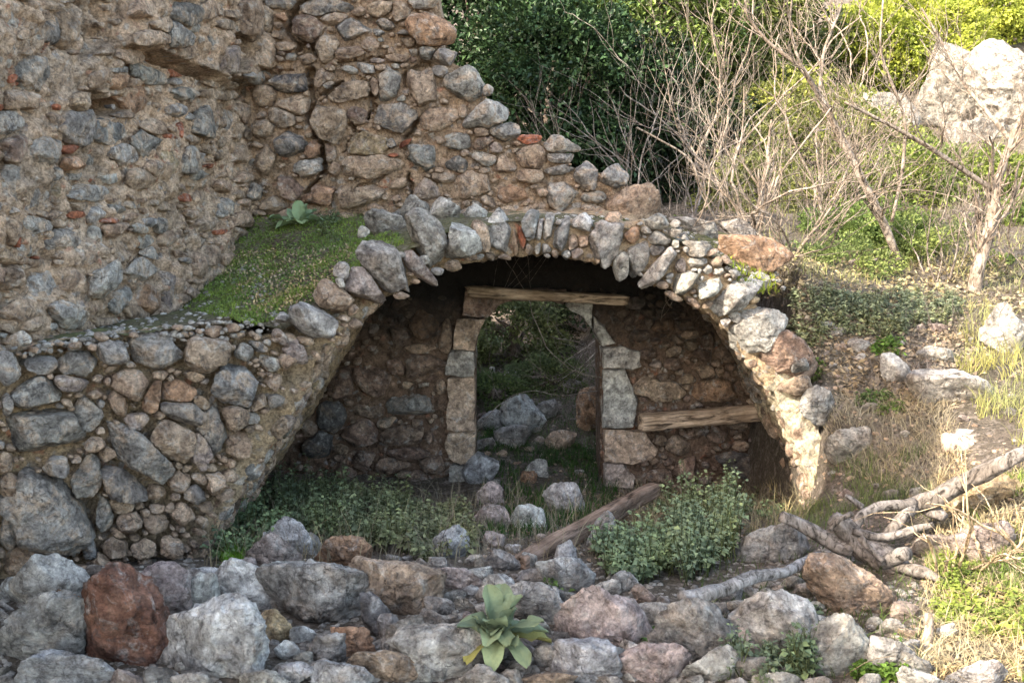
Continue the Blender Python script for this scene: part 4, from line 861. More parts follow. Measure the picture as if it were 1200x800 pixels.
for i, (nm, rows, lp) in enumerate([
 ('trunk', [(1250, 498, 4.35, .034), (1180, 538, 4.4, .036), (1130, 566, 4.5, .040), (1095, 584, 4.6, .043), (1070, 590, 4.65, .036)], .3),
 ('trunk', [(975, 604, 4.5, .032), (988, 616, 4.5, .046), (1010, 638, 4.45, .054), (1040, 660, 4.35, .052), (1070, 676, 4.25, .042), (1103, 692, 4.15, .03)], .35),
 ('branch', [(916, 603, 4.5, .024), (940, 617, 4.5, .03), (965, 630, 4.5, .036), (1000, 642, 4.45, .038)], .3),
 ('branch', [(1000, 625, 4.5, .026), (1010, 605, 4.5, .025), (1035, 593, 4.55, .025), (1075, 588, 4.62, .027)], .2),
 ('branch', [(1000, 620, 4.44, .022), (1028, 630, 4.4, .020), (1060, 626, 4.38, .018), (1094, 614, 4.35, .010)], .2),
 ('branch', [(1030, 655, 4.33, .034), (1048, 652, 4.26, .034), (1066, 649, 4.2, .028)], .2),
 ('branch', [(1072, 586, 4.72, .038), (1092, 596, 4.62, .034), (1108, 606, 4.55, .02)], .3),
 ('branch', [(1036, 630, 4.5, .024), (1055, 610, 4.55, .03), (1072, 595, 4.62, .03)], .3),
 ('branch', [(1045, 662, 4.3, .03), (1080, 670, 4.15, .03), (1106, 684, 4.05, .014)], .2),
 ('branch', [(992, 582, 4.75, .012), (1000, 588, 4.75, .016), (1010, 596, 4.75, .02)], .2),
 ('branch', [(975, 620, 4.4, .010), (985, 606, 4.38, .012), (1000, 600, 4.4, .012)], .2),
 ('branch', [(1005, 628, 4.36, .018), (1022, 645, 4.3, .016), (1036, 658, 4.26, .014)], .2)]):
    limb(nm, rows, dead, M_BARK, GB, i*3+1, 18, lp)
o = limb('fallen_branch', [(800, 702, 3.5, .029), (840, 690, 3.6, .029), (880, 678, 3.7, .026), (915, 668, 3.82, .024), (940, 661, 3.95, .024), (962, 650, 4.1, .017)], None, M_BARK, (.20, .205, .215), 50, 18, .16); tag(o, 'smooth grey fallen branch resting across boulders', 'branch')
o = limb('upright_stick', [(1086, 806, 3.45, .018), (1088, 770, 3.5, .022), (1091, 722, 3.55, .017)], None, M_BARK, (.42, .36, .30), 60, 12, .2); tag(o, 'pale broken stick standing upright at the lower right', 'stick')
stump = thing('broken_log', 'broken weathered log on the bank behind the dead trunk', 'log', at(1130, 520, 5.2))
limb('log_piece', [(1105, 520, 5.25, .04), (1140, 524, 5.25, .06), (1175, 530, 5.2, .06)], stump, M_BARK, (.45, .38, .33), 70, 18, .35)
limb('log_piece', [(1120, 508, 5.3, .03), (1150, 513, 5.3, .04), (1185, 522, 5.25, .035)], stump, M_BARK, (.40, .38, .37), 73, 18, .35)
for i, (x1, y1, x2, y2, Y, q) in enumerate([(1150, 640, 1200, 630, 4.3, .02), (1095, 608, 1100, 606, 4.5, .01)][:1]):
    o = limb('fallen_branch', [(x1, y1, Y, q), ((x1+x2)/2, (y1+y2)/2-3, Y, q*.9), (x2, y2, Y, q*.6)], None, M_BARK, (.42, .35, .3), 80+i, 10, .2); tag(o, 'short sunlit branch lying behind the root tangle', 'branch')

# ------------------------------------------------------------------ leaves, grass, herbs
def leaf_np(C, D_, N_, L, W, bend=.25, flat=False):
    """pointed leaves folded along the midrib: 5 points, 4 triangles each"""
    C = np.asarray(C); n = len(C); L = np.broadcast_to(L, (n,)); W = np.broadcast_to(W, (n,))
    D_ = D_/(np.linalg.norm(D_, axis=1, keepdims=True)+1e-9); S = np.cross(D_, N_); S /= np.linalg.norm(S, axis=1, keepdims=True)+1e-9; U = np.cross(S, D_)
    b = C; m = C + D_*(L*.5)[:, None]; l = m + S*(W*.5)[:, None] + U*(W*.22)[:, None]; r_ = m - S*(W*.5)[:, None] + U*(W*.22)[:, None]; t = C + D_*L[:, None] - U*(L*bend)[:, None]
    if flat:
        V = np.stack([b, l, t, r_], 1).reshape(-1, 3); i = np.arange(n)[:, None]*4
        return V, np.concatenate([i+np.array([[0, 2, 1]]), i+np.array([[0, 3, 2]])])
    V = np.stack([b, l, t, r_, m], 1).reshape(-1, 3); i = np.arange(n)[:, None]*5
    F = np.concatenate([i+np.array([[0, 4, 1]]), i+np.array([[4, 2, 1]]), i+np.array([[0, 3, 4]]), i+np.array([[4, 3, 2]])]); return V, F
def unit(r, n): v = r.randn(n, 3); return v/np.linalg.norm(v, axis=1, keepdims=True)
def join(parts):
    V = []; F = []; k = 0
    for v, f in parts: V.append(v); F.append(f+k); k += len(v)
    return np.concatenate(V), np.concatenate(F)
def crown(name, px, py, Y, rx, ry, rz, n, L, col, parent, seed, clump=.22, mat=None, ncl=None, squash=1.0):
    r = R(seed); C0 = at(px, py, Y); ncl = ncl or max(30, int(n/110)); d = unit(r, ncl); rad = r.uniform(.45, 1.0, ncl)**.5
    rad *= 1 + .28*fbm(d*2.2+seed, 2, seed % 40)
    cc = C0 + d*rad[:, None]*np.array([rx, ry, rz]); cs = clump*r.uniform(.6, 1.5, ncl)
    k = r.randint(0, ncl, n); q = unit(r, n); sh = r.uniform(.35, 1, n)**.6
    P = cc[k] + q*(sh*cs[k])[:, None]*np.array([1, 1, .7])
    dr = q*.6 + (cc[k]-C0)/np.array([rx, ry, rz])*.6 + r.randn(n, 3)*.5 + np.array([0, 0, .1]); nn = q + np.array([0, 0, .9]) + r.randn(n, 3)*.4
    l = L*r.uniform(.6, 1.35, n); V, F = leaf_np(P, dr, nn, l, l*.55, flat=True)
    loc = C0; return link(name, mk_mesh(name, V-loc, F.astype(np.int32), False), mat or M_DLEAF, loc, parent, col)
def wiggle_limb(A, B, r0, r1, seed, k=9, amp=.1):
    t = np.linspace(0, 1, k)[:, None]; P = np.array(A)*(1-t)+np.array(B)*t; L = np.linalg.norm(np.array(B)-A)
    P += amp*L*np.stack([fbm(np.concatenate([t*2.3, t*0+seed*3.1, t*0+q], 1), 2, seed+q) for q in range(3)], -1)*np.sin(t*math.pi)
    return P, np.linspace(r0, r1, k)
def tree(label, px, py, Y, rx, ry, rz, n, L, col, seed, cat='tree', name='evergreen_tree', clump=.25, mat=None, group=None, base=None):
    C0 = at(px, py, Y); bx, by = C0[0]+.1, C0[1]+.1; gz = float(gh(np.array([bx]), np.array([by]))[0]); gz = min(gz, C0[2]-rz*.6)
    t = thing(name, label, cat, (bx, by, gz), group)
    parts = []; A = np.array([bx, by, gz-.1]); P, q = wiggle_limb(A, C0+np.array([0, 0, rz*.3]), .09+.02*rz, .03, seed); parts.append(tube_np(P, q, 8, seed, .15))
    r = R(seed+5)
    for k in range(8):
        d = unit(r, 1)[0]; d[2] = abs(d[2])*.7; P2, q2 = wiggle_limb(P[r.randint(3, 8)], C0+d*np.array([rx, ry, rz])*.8, .035, .008, seed+k); parts.append(tube_np(P2, q2, 6, seed, .1))
    V, F = join(parts); loc = np.array([bx, by, gz]); link('trunk', mk_mesh('trunk', V-loc, quads_to_faces(F)), M_BARK, loc, t, (.20, .17, .15))
    crown('crown', px, py, Y, rx, ry, rz, n, L, col, t, seed, clump, mat); return t
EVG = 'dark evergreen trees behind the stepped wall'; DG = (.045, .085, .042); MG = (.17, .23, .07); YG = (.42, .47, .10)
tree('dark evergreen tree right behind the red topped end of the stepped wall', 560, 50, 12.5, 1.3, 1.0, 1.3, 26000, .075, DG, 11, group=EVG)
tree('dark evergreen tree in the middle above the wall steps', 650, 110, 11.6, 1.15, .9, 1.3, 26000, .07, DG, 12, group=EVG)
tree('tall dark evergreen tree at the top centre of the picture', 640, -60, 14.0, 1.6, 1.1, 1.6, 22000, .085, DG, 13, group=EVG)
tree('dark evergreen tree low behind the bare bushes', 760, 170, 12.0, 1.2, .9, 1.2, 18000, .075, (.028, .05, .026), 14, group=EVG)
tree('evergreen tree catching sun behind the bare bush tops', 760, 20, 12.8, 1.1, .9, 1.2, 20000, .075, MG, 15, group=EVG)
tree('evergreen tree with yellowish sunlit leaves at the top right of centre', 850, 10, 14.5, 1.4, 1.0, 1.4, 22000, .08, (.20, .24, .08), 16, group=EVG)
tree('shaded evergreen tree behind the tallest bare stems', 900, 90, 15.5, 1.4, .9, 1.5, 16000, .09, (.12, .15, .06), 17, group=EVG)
BG = 'leafy bushes on the sunny slope'
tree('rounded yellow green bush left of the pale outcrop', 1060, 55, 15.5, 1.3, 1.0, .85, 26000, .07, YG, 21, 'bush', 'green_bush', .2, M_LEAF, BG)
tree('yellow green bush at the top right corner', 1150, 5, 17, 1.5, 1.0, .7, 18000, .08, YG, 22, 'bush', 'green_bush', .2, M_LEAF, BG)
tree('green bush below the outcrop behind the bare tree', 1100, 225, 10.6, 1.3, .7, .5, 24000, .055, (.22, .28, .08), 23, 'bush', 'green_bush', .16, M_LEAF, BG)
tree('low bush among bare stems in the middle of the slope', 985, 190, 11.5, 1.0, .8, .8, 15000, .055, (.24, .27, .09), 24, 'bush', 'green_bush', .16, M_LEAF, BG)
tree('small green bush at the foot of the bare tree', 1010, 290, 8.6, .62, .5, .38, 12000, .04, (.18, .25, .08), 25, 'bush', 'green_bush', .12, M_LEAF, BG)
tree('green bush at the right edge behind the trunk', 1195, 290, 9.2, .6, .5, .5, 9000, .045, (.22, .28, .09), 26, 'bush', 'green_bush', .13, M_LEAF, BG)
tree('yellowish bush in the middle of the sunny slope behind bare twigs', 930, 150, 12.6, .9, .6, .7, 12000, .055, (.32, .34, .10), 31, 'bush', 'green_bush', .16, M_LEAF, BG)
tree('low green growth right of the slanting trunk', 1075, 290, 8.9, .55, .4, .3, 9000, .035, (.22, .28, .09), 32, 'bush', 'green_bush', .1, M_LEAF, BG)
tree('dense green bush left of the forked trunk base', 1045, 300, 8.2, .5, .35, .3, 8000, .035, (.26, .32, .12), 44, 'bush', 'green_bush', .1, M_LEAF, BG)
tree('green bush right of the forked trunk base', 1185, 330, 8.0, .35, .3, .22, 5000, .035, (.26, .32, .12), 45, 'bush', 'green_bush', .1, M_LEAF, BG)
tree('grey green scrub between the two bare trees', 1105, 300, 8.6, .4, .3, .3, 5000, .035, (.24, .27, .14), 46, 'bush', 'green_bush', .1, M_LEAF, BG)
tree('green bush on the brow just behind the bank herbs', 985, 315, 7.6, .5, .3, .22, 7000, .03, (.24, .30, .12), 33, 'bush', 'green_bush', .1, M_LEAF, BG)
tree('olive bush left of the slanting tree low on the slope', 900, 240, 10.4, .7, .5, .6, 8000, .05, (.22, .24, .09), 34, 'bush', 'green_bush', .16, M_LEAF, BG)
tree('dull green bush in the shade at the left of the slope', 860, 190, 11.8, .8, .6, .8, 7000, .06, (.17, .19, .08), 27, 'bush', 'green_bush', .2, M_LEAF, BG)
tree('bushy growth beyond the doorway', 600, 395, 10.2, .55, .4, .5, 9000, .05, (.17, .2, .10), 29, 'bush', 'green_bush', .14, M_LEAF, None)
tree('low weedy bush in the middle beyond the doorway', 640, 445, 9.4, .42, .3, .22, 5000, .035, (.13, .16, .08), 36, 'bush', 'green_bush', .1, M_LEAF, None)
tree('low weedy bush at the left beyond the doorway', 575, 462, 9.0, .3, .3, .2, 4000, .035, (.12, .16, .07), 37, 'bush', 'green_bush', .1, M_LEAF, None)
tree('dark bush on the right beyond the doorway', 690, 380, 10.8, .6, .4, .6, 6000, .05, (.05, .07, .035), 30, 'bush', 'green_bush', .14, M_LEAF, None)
def grass(name, P, hmin, hmax, wid, col, seed, label, lean=.5, mat=M_LEAF, seg=3, kind='stuff', cat='grass', parent=None):
    r = R(seed); n = len(P); h = r.uniform(hmin, hmax, n)*r.uniform(.6, 1, n); a = r.uniform(0, 6.283, n); ln = lean*r.uniform(.2, 1.4, n)
    dx = np.stack([np.cos(a), np.sin(a), 0*a], -1); sd_ = np.stack([-np.sin(a), np.cos(a), 0*a], -1); b = r.uniform(0, 6.28, n); sd_ = np.stack([np.cos(b), np.sin(b), 0*b], -1)
    V = []
    for k in range(seg+1):
        t = k/seg; c = P + np.stack([0*h, 0*h, h*(t-.25*ln*t*t)], -1) + dx*(h*ln*t*t)[:, None]; w2 = wid*(1-t)**.7*.5
        if k < seg: V += [c-sd_*w2, c+sd_*w2]
        else: V += [c]
    m = 2*seg+1; V = np.stack(V, 1).reshape(-1, 3); i = np.arange(n)[:, None]*m; F = []
    for k in range(seg-1): F += [i+np.array([[2*k, 2*k+1, 2*k+3]]), i+np.array([[2*k, 2*k+3, 2*k+2]])]
    F += [i+np.array([[2*seg-2, 2*seg-1, 2*seg]])]
    o = link(name, mk_mesh(name, V, np.concatenate(F).astype(np.int32), False), mat, (0, 0, 0), parent, col); return tag(o, label, cat, None, kind)
def patchy(P, s, thr, f=3.0, seed=0):
    return P[fbm(P*f+seed, 3, seed) > thr]
GT = [(300, 250), (440, 250), (475, 285), (430, 312), (385, 345), (352, 372), (300, 382), (255, 372), (212, 362), (240, 335), (270, 290)]
P, _ = scatter_ground(26000, GT, th, 31); grass('short_grass', patchy(P, 0, -.12, 4.5, 2), .015, .055, .006, (.24, .33, .09), 1, 'short green grass on the terrace between the two walls', .7, cat='grass')
P, _ = scatter_ground(9000, GT, th, 32); V, F = leaf_np(P+np.array([0, 0, .015]), unit(R(3), len(P))*np.array([1, 1, .3]), np.array([0, 0, 1.])+.4*unit(R(4), len(P)), R(5).uniform(.012, .03, len(P)), .014)
o = link('clover', mk_mesh('clover', V, F.astype(np.int32), False), M_LEAF, (0, 0, 0), None, (.20, .30, .09)); tag(o, 'tiny clover leaves in the terrace turf', 'clover', None, 'stuff')
P, _ = scatter_ground(2600, [(240, 300), (420, 290), (380, 350), (300, 375)], th, 33); V, F = leaf_np(P+np.array([0, 0, .02]), unit(R(3), len(P)), unit(R(4), len(P)), R(5).uniform(.012, .03, len(P)), .012)
o = link('dead_leaves', mk_mesh('dead_leaves', V, F.astype(np.int32), False), M_DRY, (0, 0, 0), None, (.38, .30, .22)); tag(o, 'dead pale leaves scattered in the terrace turf', 'dead leaves', None, 'stuff')
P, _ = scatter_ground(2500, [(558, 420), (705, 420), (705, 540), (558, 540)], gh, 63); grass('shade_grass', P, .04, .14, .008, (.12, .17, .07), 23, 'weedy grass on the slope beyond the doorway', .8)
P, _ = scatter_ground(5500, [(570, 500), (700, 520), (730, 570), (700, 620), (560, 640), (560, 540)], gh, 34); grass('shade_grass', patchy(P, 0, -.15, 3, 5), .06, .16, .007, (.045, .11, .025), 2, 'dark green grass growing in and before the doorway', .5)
P, _ = scatter_ground(5000, [(950, 560), (1000, 540), (1090, 530), (1090, 610), (1000, 600), (960, 625), (900, 620)], gh, 35); grass('bank_grass', patchy(P, 0, -.05, 5, 3), .04, .16, .005, (.20, .24, .11), 3, 'dull green grass at the foot of the right bank', .6)
P, _ = scatter_ground(9000, [(1090, 560), (1210, 560), (1210, 800), (1060, 800), (1080, 700)], gh, 36); grass('sunny_grass', patchy(P, 0, .02, 4, 7), .03, .13, .006, (.26, .34, .09), 4, 'bright sunlit grass at the lower right', .7)
P, _ = scatter_ground(2400, [(1125, 350), (1210, 380), (1210, 540), (1150, 500), (1120, 440)], gh, 37); grass('tall_dry_grass', patchy(P, 0, 0, 4, 1), .06, .30, .005, (.40, .39, .17), 5, 'tall yellow green grass at the right edge of the bank', .7)
P, _ = scatter_ground(9000, [(800, 130), (1200, 130), (1200, 345), (940, 335), (840, 280)], gh, 61); grass('slope_grass', patchy(P, 0, -.1, 2, 3), .04, .2, .007, (.33, .33, .17), 21, 'yellow green grass and scrub over the sunny slope', .6)
P, _ = scatter_ground(3200, [(1090, 560), (1210, 540), (1210, 800), (1070, 800)], gh, 62); grass('dry_stalks', P, .04, .16, .005, (.40, .33, .23), 22, 'dry straw over the sunlit ground at the lower right', 1.2, M_DRY)
P, _ = scatter_ground(5200, [(940, 470), (1110, 470), (1130, 540), (1100, 600), (1000, 560)], gh, 38); grass('dry_stalks', P, .05, .2, .004, (.40, .34, .27), 6, 'thin dry stalks on the middle of the right bank', 1.3, M_DRY)
P, _ = scatter_ground(2600, [(230, 570), (860, 600), (860, 660), (240, 670)], gh, 39); grass('dry_stalks', P, .12, .34, .0035, (.30, .26, .21), 7, 'thin dry stalks standing among the nettles', .6, M_DRY)
P, _ = scatter_ground(1500, [(820, 620), (1080, 620), (1080, 800), (820, 800)], gh, 40); grass('rock_grass', P, .04, .12, .005, (.10, .15, .05), 8, 'grass sprouting between the boulders at the lower right', .8)
P, _ = scatter_ground(500, [(262, 640), (285, 640), (285, 672), (262, 672)], gh, 41); grass('bright_tuft', P, .06, .14, .006, (.12, .26, .035), 9, 'bright green grass tuft beside the small pink stone', .7)
P, _ = scatter_ground(1500, [(760, 255), (850, 270), (900, 320), (860, 325), (800, 280)], th, 42); grass('moss', patchy(P, 0, -.1, 5, 3), .01, .03, .008, (.20, .21, .06), 10, 'yellowish moss on top of the vault right of the stepped wall', .9, cat='moss')
P, _ = scatter_ground(700, [(845, 290), (895, 300), (915, 345), (870, 345)], th, 43); grass('yellow_tuft', P, .02, .08, .012, (.25, .30, .05), 11, 'yellow green tuft beside the orange tan boulder', .8)
P, _ = scatter_ground(1600, [(560, 258), (760, 250), (760, 262), (620, 254)], th, 44); grass('moss', patchy(P, 0, -.1, 5, 3), .008, .025, .007, (.13, .15, .05), 12, 'thin moss along the foot of the stepped wall', .9, cat='moss')
def litter(poly, n, col, lo, hi, seed, label, hf=gh):
    P, _ = scatter_ground(n, poly, hf, seed); r = R(seed); V, F = leaf_np(P+np.array([0, 0, .012]), unit(r, len(P))*np.array([1, 1, .5]), unit(r, len(P))+np.array([0, 0, .8]), r.uniform(lo, hi, len(P)), r.uniform(lo*.4, hi*.6, len(P)), -.3)
    o = link('leaf_litter', mk_mesh('leaf_litter', V, F.astype(np.int32), False), M_DRY, (0, 0, 0), None, col); tag(o, label, 'dead leaves', None, 'stuff')
litter([(930, 360), (1120, 360), (1150, 440), (1100, 500), (1000, 480), (950, 420)], 7500, (.27, .22, .19), .02, .055, 51, 'brown pink dead leaves covering the middle of the right bank')
litter([(1100, 560), (1210, 560), (1210, 800), (1090, 800)], 2500, (.40, .32, .23), .015, .045, 52, 'dry leaves on the sunlit ground at the lower right')
litter([(880, 290), (1210, 300), (1210, 370), (900, 350)], 4500, (.32, .27, .2), .02, .06, 53, 'dry leaves under the bare bushes')
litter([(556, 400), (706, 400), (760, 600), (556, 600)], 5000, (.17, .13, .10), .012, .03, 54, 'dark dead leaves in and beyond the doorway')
def herb(name, label, cat, poly, hf, nst, hlo, hhi, L, col, seed, per=12, group=None, kind=None, wid=.75, stem=(.12, .14, .07), spread=.35):
    """leafy stems standing on the ground: stems and leaves are two parts of one plant"""
    P, _ = scatter_ground(nst*3, poly, hf, seed); r = R(seed); P = P[:nst]; n = len(P); h = r.uniform(hlo, hhi, n); a = r.uniform(0, 6.28, n)
    ln = r.uniform(0, spread, n); h = h*(.45+.75*np.clip(fbm(P*7+seed, 2, 3)+.5, 0, 1)); top = P + np.stack([np.cos(a)*ln*h, np.sin(a)*ln*h, h], -1); loc = P.mean(0)
    o = thing(name, label, cat, loc, group)
    parts = [tube_np(np.stack([P[i], (P[i]+top[i])/2+r.randn(3)*.01, top[i]]), [.0035, .003, .0015], 3, closed=False) for i in range(n)]
    V, F = join(parts); link('stems', mk_mesh('stems', V-loc, F.astype(np.int32)), M_LEAF, loc, o, stem)['kind'] = 'stuff'
    k = np.repeat(np.arange(n), per); t = r.uniform(.25, 1.05, n*per); C = P[k]*(1-t[:, None])+top[k]*t[:, None]
    b = r.uniform(0, 6.28, n*per); d = np.stack([np.cos(b), np.sin(b), r.uniform(-.2, .7, n*per)], -1); l = L*r.uniform(.5, 1.3, n*per)*(1.15-.5*t)
    V, F = leaf_np(C+d*.01, d, np.array([0, 0, 1.])+.35*r.randn(n*per, 3), l, l*wid, .25)
    q = link('foliage', mk_mesh('foliage', V-loc, F.astype(np.int32), False), M_LEAF, loc, o, col)
    if kind: q['kind'] = 'stuff'
    return o
NT = (.20, .28, .185); NG = 'nettle like herbs growing before the vault'
for i, (poly, lb, ns, hh) in enumerate([
  ([(262, 600), (330, 570), (345, 640), (270, 662), (238, 655)], 'dense green herb clump against the left haunch of the vault', 200, .26), ([(330, 575), (410, 580), (400, 640), (335, 630)], 'dense green herb clump behind the topmost pale boulder', 230, .28),
  ([(400, 585), (480, 592), (480, 650), (410, 650)], 'dense green herb clump behind the orange stone', 230, .24), ([(470, 595), (560, 605), (555, 655), (480, 660)], 'dense green herb clump around the lone pointed blue grey stone', 200, .18)]):
    herb('herb_clump', lb, 'herb', poly, gh, ns, hh*.5, hh, .042, (NT[0]*(1+.1*i), NT[1], NT[2]), 60+i, 14, NG)
for i, (poly, lb, ns, hh, c) in enumerate([
  ([(700, 640), (780, 620), (790, 680), (735, 690), (700, 670)], 'leafy grey green shrub right of the fallen beam', 170, .22, (.24, .31, .20)), ([(780, 610), (860, 600), (868, 660), (800, 690)], 'tall leafy grey green shrub left of the big grey boulder', 200, .36, (.26, .32, .21))]):
    herb('leafy_shrub', lb, 'shrub', poly, gh, ns, hh*.5, hh, .04, c, 70+i, 15, 'leafy shrubs before the right foot of the vault')
for i, (poly, lb, ns, hh) in enumerate([
  ([(925, 350), (990, 345), (990, 395), (940, 400)], 'grey green herb patch left on the bank top around the bluish stone', 150, .12), ([(985, 350), (1060, 350), (1060, 400), (985, 395)], 'grey green herb patch in the middle of the bank top', 170, .14), ([(1050, 345), (1130, 350), (1120, 385), (1050, 395)], 'grey green herb patch right under the bare bushes', 120, .14),
  ([(925, 385), (965, 390), (960, 415), (940, 410)], 'grey green herb tuft hanging over the brown hollowed stone', 50, .1)]):
    herb('grey_herb', lb, 'herb', poly, gh, ns, hh*.4, hh, .045, (.24, .27, .19), 80+i, 12, 'grey green herbs on the bank top', wid=.55)
for i, (poly, lb, ns, hh, c) in enumerate([
  ([(1020, 400), (1055, 400), (1055, 420), (1020, 422)], 'bright green leafy tuft in the middle of the leaf litter', 40, .07, (.15, .25, .06)), ([(1000, 470), (1040, 465), (1060, 490), (1010, 490)], 'small green plant below the pointed pale stone', 50, .08, (.12, .18, .05)),
  ([(940, 430), (965, 430), (965, 450), (940, 450)], 'small green plant between stones of the bank edge', 30, .06, (.13, .2, .05)), ([(885, 780), (905, 780), (905, 805), (885, 805)], 'leafy sprig before the largest lower right boulder', 34, .26, (.20, .25, .17)), ([(925, 785), (950, 780), (950, 805), (925, 805)], 'second leafy sprig at the bottom edge before the largest boulder', 38, .22, (.18, .24, .15)),
  ([(850, 775), (870, 770), (870, 800), (850, 800)], 'thin leafy sprig left of the other sprigs at the bottom edge', 20, .24, (.20, .25, .17)), ([(940, 720), (955, 715), (960, 740), (945, 745)], 'small sprig in the crack between three boulders', 18, .08, (.19, .25, .17)), ([(1000, 780), (1050, 770), (1060, 800), (1000, 805)], 'green herb at the bottom edge near the broken stick', 60, .11, (.13, .22, .05)),
  ([(1100, 650), (1130, 640), (1150, 720), (1100, 740)], 'bright yellow green weed in the sun under the root tangle', 90, .1, (.30, .37, .09)), ([(1150, 700), (1200, 700), (1200, 760), (1140, 750)], 'yellow green weed near the lower right corner', 70, .09, (.28, .34, .09)), ([(640, 690), (665, 685), (668, 702), (640, 705)], 'tiny green plant between stones at the beam foot', 16, .06, (.13, .2, .07)),
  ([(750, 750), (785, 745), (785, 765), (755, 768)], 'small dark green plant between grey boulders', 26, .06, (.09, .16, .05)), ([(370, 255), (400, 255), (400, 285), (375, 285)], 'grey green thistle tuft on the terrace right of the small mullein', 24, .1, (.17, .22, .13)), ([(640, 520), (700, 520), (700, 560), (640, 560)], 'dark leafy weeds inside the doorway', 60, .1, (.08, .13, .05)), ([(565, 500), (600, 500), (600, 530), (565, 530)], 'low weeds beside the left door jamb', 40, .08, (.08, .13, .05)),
  ([(790, 250), (800, 250), (800, 262), (790, 262)], 'tiny plant at the right end of the stepped wall', 10, .05, (.15, .22, .06))]):
    herb('weed', lb, 'weed', poly, th if poly[0][1] < 300 and poly[0][0] < 800 else gh, ns, hh*.4, hh, .036, c, 90+i, 10)
print('plants', round(time.time()-T0, 1))
herb('herb_clump', 'sparse low herbs under the rubble wall with the wooden beam', 'herb', [(745, 585), (930, 590), (900, 615), (760, 612)], gh, 90, .05, .15, .035, (.17, .22, .13), 130, 10, NG)
P, _ = scatter_ground(2200, [(740, 575), (950, 575), (940, 625), (740, 625)], gh, 64); grass('dry_stalks', P, .06, .22, .004, (.36, .31, .22), 24, 'dry grass stalks along the foot of the right rubble wall', .8, M_DRY)
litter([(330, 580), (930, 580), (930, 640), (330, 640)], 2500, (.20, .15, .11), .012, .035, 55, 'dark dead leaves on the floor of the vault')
# mullein rosettes: every big felted leaf is a part
def big_leaf(L, W, arch, curl, seed, nl=14, nw=8):
    t = np.linspace(0, 1, nl)[:, None]; s = np.linspace(-1, 1, nw+1)[None]
    wd = W*.62*np.clip(np.sin(np.clip(t, 0, 1)**1.05*math.pi*.96+.05), 0, 1)**.6*(.45+.55*t**.6) + .004; L = L*.86
    x = L*np.sin(t*arch)/max(arch, .1)*np.ones_like(s); z = L*(1-np.cos(t*arch))/max(arch, .1)*-1*np.ones_like(s)
    y = s*wd; z = z + curl*np.abs(s)**1.5*wd*(.6+.5*np.sin(seed)) + .16*W*np.sin(t*9+seed+s*1.5)*np.abs(s)**1.5 - .07*W*(np.abs(s) < .12) + .05*W*np.sin(t*23+seed*3)*np.abs(s)
    V = np.stack([x+0*s, y, z], -1).reshape(-1, 3); m = nw+1; i = np.arange(nl-1)[:, None]*m; j = np.arange(nw)[None]; F = np.stack([i+j, i+j+1, i+m+j+1, i+m+j], -1).reshape(-1, 4)
    return V, F
M_FELT = leaf_mat('felted_leaf', .12, .95, (.9, 1.1)); _n = NB(M_FELT.node_tree); _b = M_FELT.node_tree.nodes['Principled BSDF']; _n.l(_n.bump(_n.noise(_n.vec(True), 45, 5, .6), .8, .01), _b.inputs['Normal'])
def mullein(px, py, Y, rows, label, col, scale):
    C = at(px, py, Y); o = thing('mullein_plant', label, 'plant', C)
    for i, (az, el, L, W, arch, c) in enumerate(rows):
        V, F = big_leaf(L*scale, W*scale, arch, .55, i*1.7); az, el = math.radians(az), math.radians(el); ce, se = math.cos(el), math.sin(el)
        X = np.array([math.cos(az)*ce, math.sin(az)*ce, se]); Yv = np.array([-math.sin(az), math.cos(az), 0]); Z = np.cross(X, Yv)
        Vw = V[:, :1]*X + V[:, 1:2]*Yv + V[:, 2:]*Z
        link('leaf', mk_mesh('leaf', Vw, F.astype(np.int32)), M_FELT, C+X*.01, o, c or col)
    return o
FC = (.20, .245, .165)
# azimuth 0 = right, -90 = towards the camera, 90 = away; elevation; length; width; arch
rm = R(12); ML = []
for nl, e0, e1, L0, W0, a0 in ((10, 5, 32, .29, .098, .9), (11, 34, 60, .27, .10, .75), (7, 62, 82, .22, .085, .45)):
    for k in range(nl): kj = rm.uniform(.72, 1.2); ML.append((360*k/nl + rm.uniform(-26, 26) + nl*7, rm.uniform(e0, e1)+rm.uniform(-9, 9), L0*rm.uniform(.6, 1.2), W0*rm.uniform(.7, 1.2), a0*rm.uniform(.4, 1.7), (.24, .23, .09) if e0 < 10 and k % 4 == 0 else (.20*kj, .245*kj, .165*kj)))
mullein(582, 746, 3.42, ML, 'large felted grey green mullein rosette among the foreground boulders', FC, .9)
mullein(350, 262, 6.9, [(180, 25, .26, .11, .5, None), (200, 10, .2, .1, .8, None), (95, 80, .2, .09, .3, None), (140, 55, .18, .09, .5, None), (30, 50, .2, .09, .6, None), (0, 30, .22, .10, .8, None), (300, 30, .16, .09, .9, None), (240, 35, .15, .09, .9, None), (60, 65, .2, .09, .4, None)],
  'small mullein rosette on the terrace at the foot of the cracked wall', (.20, .27, .165), .95)

